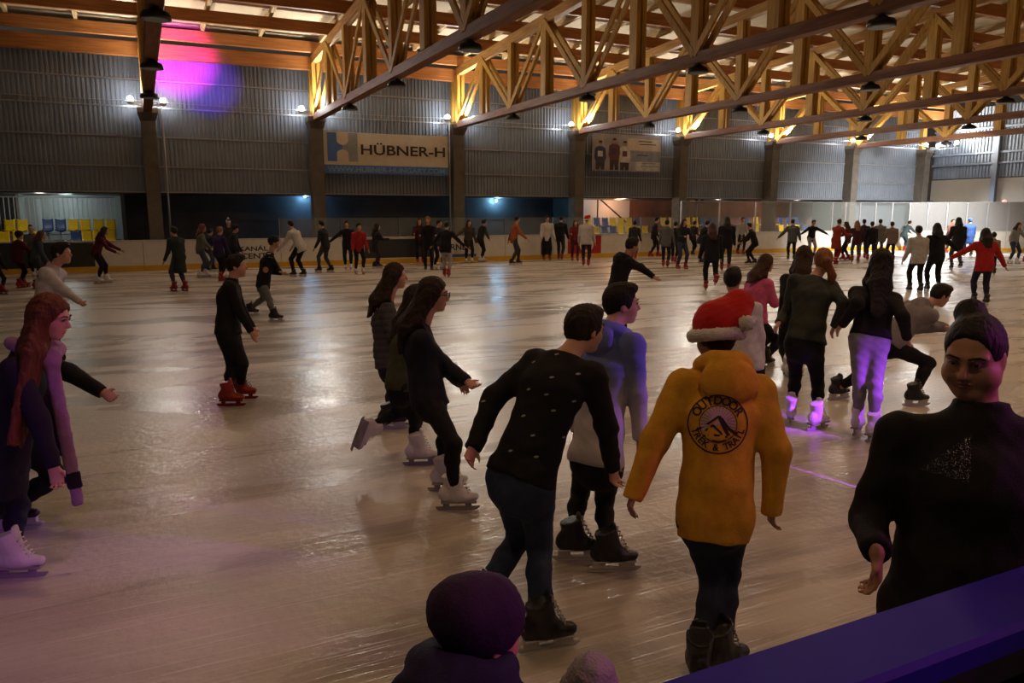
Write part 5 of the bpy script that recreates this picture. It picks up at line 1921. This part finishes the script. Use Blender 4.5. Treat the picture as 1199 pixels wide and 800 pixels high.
P['whitetop'] = person(dict(label='boy in white jacket seen in profile above the auburn-haired girl', near=True, vox=0.013, H=1.58, face=84, look=88,
    head=(72, 297), neck=(63, 313), pel=(52, 380), dn=-0.02, ankL=(44, 446), ankR=(54, 452), toeR=85, toeL=85,
    elbR=(76, 342), wriR=(93, 353, -0.1), elbL=(60, 345), wriL=(66, 370, 0.2), top='jacket', col=(0.50, 0.46, 0.50), bot=BLACK, hem=0.06, skate='red', hair='short', hairc=(0.02, 0.012, 0.01), skin='pink'))

# --- child with beanie right in front
P['beanie'] = person(hidden_feet(dict(label='small child in dark purple beanie and navy jacket at the bottom edge', near=True, vox=0.010, H=1.28, face=38, look=54, nod=14, d0=1.80, hatlow=0.05, hood=1.35, hoodup=0.02,
    head=(562, 742), neck=(546, 786), pel=(554, 960), dn=-0.02, dh=0.0, elbR=(628, 880), wriR=(672, 822, -0.02), elbL=(480, 900), wriL=(470, 960, 0.1), top='hoodie', col=(0.020, 0.014, 0.050), bot=BLACK, hem=0.10, loose=1.12, skate='black',
    hair=None, hat='beanie', slouch=True, hatc=(0.030, 0.012, 0.045), hs=1.02, skin='pink')))
rt, J_, base_, ex = P['beanie']
Fs = Field(0.008)
d_ = nrm(J_['wriR'] - J_['elbR'])
Fs.ball(J_['wriR'] + d_ * 0.075, np.array((0.056, 0.056, 0.062)), k=0.02)
Fs.cone(J_['wriR'] - d_ * 0.02, J_['wriR'] + d_ * 0.08, 0.040, 0.052, k=0.02)
Fs.cone(J_['wriR'] + d_ * 0.02, J_['wriR'] + d_ * 0.06 + np3(CR) * -0.05, 0.020, 0.017, k=0.015)
link('mitten', Fs.mesh('mitten', 0.004, 50, 2), rt, mat('grey_fleece', (0.26, 0.23, 0.27), rough=0.95, bump=0.6, bscale=150))

# --- woman at the right edge
P['woman'] = person(hidden_feet(dict(label='woman in black jacket with sparkling chest and hair bun, looking down at the right edge', near=True, vox=0.009, H=1.78, face=200, look=226, nod=17, d0=2.54, wide=1.32, shw=0.100,
    head=(1141, 416), neck=(1148, 488), pel=(1130, 730), dn=0.0, dh=-0.02, wriR=(1026, 646, -0.14), hdR=(0, -0.15, -1.0), collar=0.085, elbL=(1262, 600), wriL=(1232, 680, 0.12), top='jacket', col=(0.010, 0.009, 0.012), bot=(0.010, 0.010, 0.012), hem=0.10, skate='black', chest=True, hemw=0.19, hemd=0.16,
    hair='bun', hairc=(0.010, 0.008, 0.010), skin='tan', hs=1.08, wr=0.005, hand=0.95, cheeks=1.0)))
pr = Printer(P['woman'][3]['top'], P['woman'][2])
spark = MB()
rs = np.random.default_rng(12)
for _ in range(420):
    a_, b_ = rs.uniform(0, 1, 2)
    if a_ + b_ > 1:
        a_, b_ = 1 - a_, 1 - b_
    u = 1078 + (1138 - 1078) * a_ + (1136 - 1078) * b_
    v_ = 550 + (508 - 550) * a_ + (566 - 550) * b_
    h, n_ = pr.at_pixel(u, v_)
    if h is None:
        continue
    r = rs.uniform(0.0010, 0.0019)
    t1 = n_.orthogonal().normalized()
    t2 = n_.cross(t1)
    h = h + n_ * 0.002
    spark.add([h + t1 * r, h + t2 * r, h - t1 * r, h - t2 * r, h + n_ * r], [(0, 1, 4), (1, 2, 4), (2, 3, 4), (3, 0, 4)])
so = spark.build('sequins', mat('silver_sequin', (0.85, 0.85, 0.88), rough=0.25, metal=0.9, noise=0.02), P['woman'][3]['top'])
so['kind'] = 'stuff'

# --- group on the right
P['pony'] = person(dict(label='girl with blond ponytail in dark grey-green sweater and black leggings, seen from behind', near=True, vox=0.012, H=1.64, face=6, look=22, nod=6,
    head=(964, 306), neck=(953, 324), pel=(942, 402), dn=0.10, dh=0.14, ankL=(926, 481), ankR=(956, 488), kneL=(932, 444), kneR=(957, 446), toeL=20, toeR=60,
    elbL=(922, 362), wriL=(912, 378, 0.05), elbR=(988, 360), wriR=(977, 382, 0.0), top='sweater', col=(0.036, 0.042, 0.036), bot=BLACK, hem=0.0, hemw=0.165, leg=0.95, wide=1.06, cuff=0.09, skate='white', hair='tail', hairlen=0.30, hairc=(0.20, 0.075, 0.026), hairsway=0.10))
P['grey'] = person(dict(label='girl with very long dark hair in black top and grey jeans, seen from behind', near=True, vox=0.012, H=1.66, face=8, look=-5,
    head=(1031, 308), neck=(1026, 338), pel=(1018, 396), dn=0.06, dh=0.06, ankL=(1004, 492), ankR=(1023, 500), kneL=(1006, 448), kneR=(1025, 450), toeL=40, toeR=55,
    elbL=(998, 364), wriL=(986, 380, 0.0), elbR=(1056, 365), wriR=(1062, 395, -0.05), top='sweater', col=BLACK, bot=(0.22, 0.21, 0.24), hem=0.0, hemw=0.16, leg=0.95, cuff=0.09, skate='white', hair='long', hairlen=0.46, hairc=(0.014, 0.009, 0.009), hairsway=-0.02))
P['lunge'] = person(dict(label='man in grey hoodie bending deep forward in a lunge, black trousers', near=True, vox=0.013, H=1.72, face=78, look=86, nod=22,
    head=(1101, 346), neck=(1083, 358), pel=(1042, 402), dn=-0.05, dh=-0.08, ankL=(980, 455), ankR=(1070, 462), kneL=(1022, 430), kneR=(1084, 414), toeL=70, toeR=84,
    elbR=(1084, 386), wriR=(1106, 384, -0.12), elbL=(1092, 380), wriL=(1108, 384, 0.15), top='hoodie', hood=0.75, col=(0.20, 0.185, 0.20), bot=BLACK, hem=0.04, skate='black', hair='short', hairc=(0.014, 0.010, 0.010), skin='pink'))
P['pinkj'] = person(dict(label='girl in pink jacket with brown hair right of the santa hat', near=True, vox=0.014, H=1.56, face=62, look=70,
    head=(897, 309), neck=(889, 327), pel=(885, 378), dn=0.02, ankL=(880, 416), ankR=(896, 420), toeL=60, toeR=60,
    elbR=(906, 352), wriR=(918, 352, 0.05), elbL=(872, 355), wriL=(880, 375, 0.1), top='jacket', col=(0.60, 0.11, 0.27), bot=BLACK, hem=0.03, loose=1.08, skate='black', hair='long', hairlen=0.22, hairc=(0.045, 0.020, 0.012), skin='pink'))
P['lilac'] = person(dict(label='black-haired child in white jacket half hidden behind the santa hat', near=True, vox=0.013, H=1.42, face=25, look=30,
    head=(858, 328), neck=(864, 356), pel=(874, 430), dn=0.02, ankL=(866, 497), ankR=(888, 500), toeL=30, toeR=40,
    elbR=(892, 405), wriR=(893, 440, 0.0), elbL=(850, 400), wriL=(850, 430, 0.1), top='jacket', col=(0.58, 0.54, 0.60), bot=BLACK, hem=0.05, loose=1.05, skate='black', hair='short', hairc=(0.010, 0.009, 0.009), skin='tan'))
P['darkgirl'] = person(dict(label='girl with long brown hair in black, between the pink jacket and the ponytail girl', near=True, vox=0.014, H=1.60, face=4,
    head=(941, 300), neck=(936, 322), pel=(930, 374), dn=0.03, ankL=(922, 430), ankR=(936, 432), elbL=(918, 348), wriL=(914, 372, 0.0), elbR=(950, 350), wriR=(950, 375, 0.0), top='jacket', col=BLACK, bot=BLACK, hem=0.04, skate='white', hair='long', hairlen=0.34, hairc=(0.030, 0.016, 0.010)))
P['reach'] = person(dict(label='boy in black hoodie leaning forward with one arm stretched right, above the blue hoodie boy', near=True, vox=0.014, H=1.50, face=66, look=70, nod=10,
    head=(740, 288), neck=(732, 301), pel=(722, 345), dn=-0.05, ankL=(718, 408), ankR=(730, 412), toeL=60, toeR=60,
    elbR=(750, 314), wriR=(765, 324, -0.1), elbL=(722, 322), wriL=(728, 345, 0.2), top='hoodie', col=BLACK, bot=BLACK, hem=0.03, loose=1.08, skate='black', hair='short', hairc=(0.012, 0.010, 0.009), skin='tan'))
P['redskate'] = person(dict(label='short-haired skater all in black with bright red skates, alone left of the three girls', near=True, vox=0.013, H=1.56, face=78, look=84,
    head=(277, 312), neck=(272, 329), pel=(268, 391), dn=0.0, ankR=(267, 462), ankL=(282, 454), kneR=(271, 430), kneL=(284, 426), toeR=86, toeL=84, wide=1.08,
    elbR=(279, 368), wriR=(294, 388, -0.08), elbL=(285, 366), wriL=(296, 384, 0.25), top='jacket', col=BLACK, bot=BLACK, hem=0.02, skate='red', hair='short', hairc=(0.014, 0.011, 0.010), skin='pink'))
P['jersey'] = person(dict(label='boy in black hockey jersey with orange elbow patches and grey trousers, striding right', near=True, vox=0.014, H=1.58, face=72, look=78,
    head=(321, 284), neck=(317, 297), pel=(308, 334), dn=0.0, ankR=(321, 369), ankL=(293, 362), kneR=(317, 350), kneL=(306, 350), toeR=86, toeL=80,
    elbR=(325, 316), wriR=(328, 318, -0.2), elbL=(312, 316), wriL=(330, 320, 0.2), top='jacket', col=BLACK, bot=(0.12, 0.12, 0.125), hem=0.08, loose=1.12, skate='black', hair='short', hairc=(0.03, 0.03, 0.03), hat='beanie', hatc=(0.015, 0.016, 0.018)))
pr = Printer(P['jersey'][3]['top'], P['jersey'][2])
ORG = mat('orange_patch', (0.50, 0.20, 0.10), rough=0.7)
STR = mat('pale_stripe', (0.36, 0.36, 0.36), rough=0.7)
for (u, v, m, w, h) in ((327, 308, ORG, 0.06, 0.06), (311, 316, ORG, 0.055, 0.06), (320, 301, STR, 0.10, 0.02), (326, 301, STR, 0.05, 0.02), (315, 297, STR, 0.04, 0.02)):
    if pr.at_pixel(u, v)[0] is None:
        continue
    pr.lay(pr.frame(u, v), [(w * math.cos(j * math.pi / 5), h * math.sin(j * math.pi / 5)) for j in range(10)], [tuple(range(10))], 'jersey_patch', m, 0.012)

# ================================================================== THE FAR SKATERS
RED, MAR, GRY, WHT, OLV, BLU = (0.30, 0.018, 0.022), (0.085, 0.012, 0.024), (0.13, 0.13, 0.13), (0.48, 0.46, 0.44), (0.045, 0.055, 0.040), (0.035, 0.08, 0.26)
BRN, BLD, BLK = (0.035, 0.018, 0.011), (0.20, 0.10, 0.04), (0.012, 0.010, 0.010)
HANG = dict(armL=(8, 10, 20), armR=(8, 10, 20))
OPEN = dict(armL=(10, 42, 20), armR=(10, 42, 20))
BENT = dict(armL=(35, 12, 60), armR=(35, 12, 60))
far = [
    # u, v(feet), top, face, colours..., label
    (120, 332, 268, 70, MAR, BLACK, 'white', 'long', BRN, dict(lean=24, armL=(45, 8, 15), armR=(30, 8, 30)), 'skater in burgundy jacket leaning forward by the yellow seats at far left'),
    (211, 341, 266, -60, (0.022, 0.030, 0.024), (0.05, 0.06, 0.08), 'red', 'short', BLK, dict(HANG, top='coat', hem=0.42), 'skater in long dark green coat standing alone left of the group at far left'),
    (238, 325, 263, 60, (0.10, 0.105, 0.085), (0.055, 0.065, 0.085), 'white', 'long', (0.13, 0.04, 0.025), dict(OPEN, top='jacket'), 'red-haired skater in grey-green jacket and jeans at far left'),
    (247, 318, 268, 40, (0.020, 0.022, 0.05), (0.04, 0.05, 0.08), 'black', 'short', BLK, dict(HANG, stride=0.2), 'small child in navy behind the red-haired skater at far left'),
    (259, 329, 266, 20, (0.030, 0.016, 0.07), BLACK, 'red', 'short', BLD, dict(HANG), 'skater in dark violet jacket and brown-red skates beside the black-coated pair at far left'),
    (276, 324, 262, 80, (0.018, 0.018, 0.028), BLACK, 'white', 'short', BRN, dict(HANG, hat='cap', hatc=(0.02, 0.02, 0.022), loose=1.08), 'man in black cap and dark jacket behind the red-skated skater'),
    (270, 312, 256, 150, (0.03, 0.032, 0.03), BLACK, 'white', 'short', BRN, dict(HANG, hat='pom', hatc=(0.42, 0.41, 0.38)), 'skater in pale bobble hat peeking over the man in black cap'),
    (26, 337, 269, 30, MAR, BLACK, 'red', 'short', BLK, dict(BENT, loose=1.2, hat='beanie', hatc=(0.02, 0.012, 0.014)), 'skater in dark red jacket in front of the yellow seats at the left edge'),
    (43, 325, 262, 160, GRY, BLACK, 'white', 'short', BRN, dict(HANG, hat='beanie', hatc=(0.45, 0.43, 0.45)), 'skater in white knitted hat in front of the blue seats at far left'),
    (48, 338, 272, 60, (0.05, 0.065, 0.10), (0.03, 0.035, 0.05), 'red', 'long', (0.10, 0.05, 0.035), dict(HANG, lean=18), 'skater in blue denim jacket just behind the white-jacketed boy'),
    (-2, 345, 285, 100, BLACK, BLACK, 'red', 'short', BLK, dict(HANG), 'dark skater cut off by the left edge below the yellow seats'),
    (350, 324, 258, -70, WHT, BLACK, 'black', 'short', BLK, dict(lean=26, armL=(30, 8, 15), armR=(20, 8, 25), crouch=0.06), 'boy in white hoodie and black trousers leaning forward left of the second column'),
    (381, 319, 259, -75, (0.020, 0.022, 0.026), (0.05, 0.052, 0.055), 'black', 'short', BLK, dict(HANG, stride=0.2), 'boy in dark jacket and grey trousers right of the white hoodie'),
    (421, 321, 262, 150, RED, BLACK, 'white', 'short', BLK, dict(HANG, loose=1.12), 'skater in bright red jacket with white skates left of the puffer jacket girl'),
    (408, 316, 259, 170, BLACK, BLACK, 'white', 'short', BLK, dict(armL=(5, 10, 10), armR=(10, 50, 5)), 'skater in black with arm out beside the bright red jacket'),
    (441, 314, 262, 60, (0.020, 0.018, 0.03), (0.04, 0.02, 0.035), 'black', 'long', BLK, dict(BENT, top='coat', hem=0.3), 'skater in long dark coat right of the bright red jacket'),
    (492, 307, 256, 170, (0.06, 0.014, 0.018), BLACK, 'red', 'long', BRN, dict(BENT), 'skater in dark red top facing forward left of the column behind the glasses girl'),
    (502, 318, 253, 175, BLACK, BLACK, 'black', 'long', BLD, dict(BENT, top='coat', hem=0.2), 'blond skater in black coat holding something pale above the glasses girl'),
    (513, 316, 258, 120, (0.02, 0.022, 0.028), BLACK, 'white', 'short', BLK, dict(HANG), 'dark skater pressed between the blond skater and the pale trousers'),
    (523, 324, 260, 10, BLACK, (0.30, 0.29, 0.31), 'red', 'short', BLK, dict(OPEN), 'skater in black jacket and pale grey trousers with red skates by the column'),
    (549, 308, 258, 160, (0.05, 0.04, 0.035), BLACK, 'white', 'long', BRN, dict(armL=(5, 10, 10), armR=(15, 55, 5)), 'skater in brown jacket, left one of a pair right of the third column'),
    (564, 307, 258, 60, (0.022, 0.020, 0.018), BLACK, 'white', 'short', BLK, dict(armL=(10, 20, 10), armR=(-5, 45, 5), lean=14), 'skater in black, right one of a pair below the blue wall lamp'),
    (603, 310, 253, 80, (0.28, 0.075, 0.025), (0.03, 0.033, 0.04), 'black', 'short', BLK, dict(armL=(-25, 20, 10), armR=(25, 25, 20), stride=0.16), 'man in rust orange jacket skating alone below the blue wall lamp'),
    (640, 303, 252, 165, WHT, BLACK, 'red', 'short', BLK, dict(HANG, loose=1.1), 'skater in cream sweater with red skates left of the fourth column'),
    (656, 300, 251, 20, BLACK, (0.03, 0.03, 0.045), 'red', 'short', BLK, dict(HANG, stride=0.12), 'tall skater in black beside the cream sweater'),
    (673, 306, 258, 175, (0.16, 0.018, 0.025), (0.07, 0.012, 0.022), 'red', 'long', (0.07, 0.035, 0.02), dict(BENT), 'girl in dark red jacket beside the white jersey with santa hat'),
    (686, 312, 250, 10, (0.46, 0.43, 0.44), (0.02, 0.02, 0.028), 'red', 'short', BLK, dict(HANG, hat='santa', loose=1.12), 'far skater in white jersey and red santa hat below the team photo banner'),
    (742, 304, 259, 20, (0.022, 0.02, 0.022), BLACK, 'red', 'short', BLK, dict(HANG), 'dark skater standing right behind the reaching boy'),
    (766, 297, 255, 100, (0.022, 0.014, 0.016), BLACK, 'red', 'short', BLK, dict(HANG, stride=0.2), 'slim dark skater with red skates in front of the yellow seats'),
    (779, 313, 258, 20, (0.11, 0.115, 0.125), (0.02, 0.022, 0.04), 'red', 'short', BLK, dict(HANG, top='hoodie'), 'skater in grey and navy hoodie with red skates, left of a pair'),
    (789, 308, 260, 30, BLACK, BLACK, 'red', 'short', BLK, dict(HANG), 'skater in black just behind the grey and navy hoodie'),
    (798, 315, 257, 160, (0.018, 0.018, 0.022), (0.035, 0.045, 0.085), 'red', 'long', BRN, dict(BENT), 'girl in black jacket and blue jeans with red skates below the fifth column'),
    (811, 299, 259, 60, (0.03, 0.022, 0.03), BLACK, 'black', 'short', BLK, dict(HANG), 'dark skater behind the girl in blue jeans'),
    (822, 309, 260, 75, BLACK, (0.26, 0.25, 0.25), 'black', 'short', BLK, dict(lean=22, armL=(50, 8, 20), armR=(40, 8, 20)), 'skater in black jacket and pale trousers bending forward'),
    (832, 341, 262, 5, BLACK, BLACK, 'red', 'long', (0.05, 0.016, 0.014), dict(HANG, kick=0.10, stride=0.2, loose=1.1), 'child in black with one red skate on the ice, above the black-haired child'),
    (849, 318, 254, 10, BLACK, (0.02, 0.022, 0.03), 'red', 'long', BLK, dict(HANG), 'tall skater in black with long hair beside the child in black'),
    (867, 294, 255, 170, (0.30, 0.29, 0.27), BLACK, 'red', 'short', BRN, dict(HANG), 'skater in pale top and black trousers in front of the blue seats'),
    (880, 310, 261, -70, BLACK, BLACK, 'black', 'short', BLK, dict(lean=20, armL=(40, 8, 10), armR=(20, 10, 30), crouch=0.06), 'boy in black bending forward facing left, below the blue seats'),
    (926, 305, 257, 10, (0.075, 0.085, 0.09), BLACK, 'black', 'short', BRN, dict(armL=(10, 40, 20), armR=(10, 20, 20), loose=1.15), 'broad skater in grey top above the girl in black'),
    (949, 302, 258, 170, BLACK, (0.25, 0.24, 0.25), 'black', 'short', BLK, dict(armL=(20, 60, -10), armR=(20, 60, -10)), 'skater in black with both arms spread by the bright boards'),
    (978, 309, 257, 60, (0.22, 0.03, 0.015), (0.16, 0.012, 0.012), 'red', 'short', BRN, dict(BENT, top='coat', hem=0.34), 'skater in long red coat above the ponytail'),
    (990, 305, 260, -60, (0.11, 0.03, 0.02), BLACK, 'red', 'long', BRN, dict(BENT), 'skater in rust brown top facing the long red coat'),
    (1001, 307, 259, 10, (0.055, 0.014, 0.025), (0.05, 0.065, 0.11), 'red', 'long', BLD, dict(HANG), 'blond skater in maroon top and jeans in the far right group'),
    (1009, 303, 257, 20, (0.028, 0.018, 0.024), BLACK, 'red', 'short', BLK, dict(HANG), 'skater in dark top right of the blond skater in maroon'),
    (1019, 305, 260, 5, BLACK, (0.02, 0.03, 0.06), 'red', 'short', BLK, dict(HANG), 'skater in black with red skates in the middle of the far right group'),
    (1028, 302, 257, 20, (0.13, 0.13, 0.115), (0.03, 0.03, 0.03), 'white', 'short', BLK, dict(HANG, top='coat', hem=0.2), 'skater in light grey coat in the far right group'),
    (1042, 306, 260, 10, (0.17, 0.13, 0.115), (0.02, 0.02, 0.03), 'black', 'short', BLK, dict(HANG, loose=1.1), 'skater in beige jacket above the very long dark hair'),
    (1059, 291, 259, 75, (0.035, 0.06, 0.07), (0.03, 0.05, 0.07), 'red', 'short', BLK, dict(lean=28, armL=(50, 8, 10), armR=(45, 8, 10), crouch=0.05), 'small far skater in teal bending forward before the white boards'),
    (1071, 343, 265, 5, (0.40, 0.38, 0.37), BLACK, 'black', 'short', BLK, dict(HANG, loose=1.05), 'boy in pale grey jacket standing beside the black-clad hand holder'),
    (1092, 342, 262, 5, BLACK, BLACK, 'black', 'long', BLK, dict(armL=(5, 12, 10), armR=(5, 52, 5), loose=1.05, hairlen=0.25), 'skater in black holding hands with the red jacket'),
    (1147, 357, 268, 12, (0.36, 0.020, 0.022), (0.020, 0.018, 0.045), 'black', 'long', BLK, dict(armL=(5, 58, 5), armR=(5, 32, 5), loose=1.08, hairlen=0.3), 'skater in red jacket holding hands on the right, long black hair'),
    (1119, 316, 255, 8, (0.016, 0.016, 0.016), (0.06, 0.06, 0.065), 'black', 'long', BLK, dict(HANG, top='coat', hem=0.30, kick=0.04), 'tall skater in long black coat behind the holding hands'),
    (1111, 296, 257, 170, (0.20, 0.08, 0.07), BLACK, 'red', 'short', BRN, dict(BENT), 'skater in salmon top left of the tall long black coat'),
    (1133, 300, 256, 5, BLU, BLU, 'black', 'short', BLU, dict(HANG, top='coat', hem=0.34), 'skater in bright blue coat right of the tall long black coat'),
    (1160, 322, 272, 20, (0.18, 0.2, 0.19), BLACK, 'black', 'short', BLK, dict(HANG, kick=0.05), 'skater mostly hidden behind the red jacket on the right'),
    (1186, 309, 261, 165, (0.20, 0.21, 0.20), (0.03, 0.04, 0.09), 'white', 'long', BLK, dict(OPEN), 'girl in pale top and dark blue trousers near the right edge'),
    (1203, 307, 268, 170, (0.20, 0.05, 0.04), BLACK, 'red', 'short', BRN, dict(HANG), 'skater in reddish top cut off by the right edge'),
]
for u, v, top_, face, col, bot, sk, hair, hc_, extra, lab in far:
    g = at_z(u, v, 0.0)
    g = inside_rink(g)
    d = depth_of((g.x, g.y, 0))
    ztop = at_depth(u, top_, d).z
    H = max(1.05, min(1.95, (ztop - (0.17 if 'hat' not in extra else 0.22)) / 0.895 * (1 + 0.004 * max(0, extra.get('lean', 8) - 8))))
    s = dict(u=u, v=v, H=H, face=face, col=col, bot=bot, skate=sk, hair=hair, hairc=hc_, label=lab, hairlen=0.30, group='skaters far across the ice')
    s.update(extra)
    if 'top' not in s:
        s['top'] = 'jacket'
    s['vox'] = 0.019 if d < 16 else 0.024
    person(s)
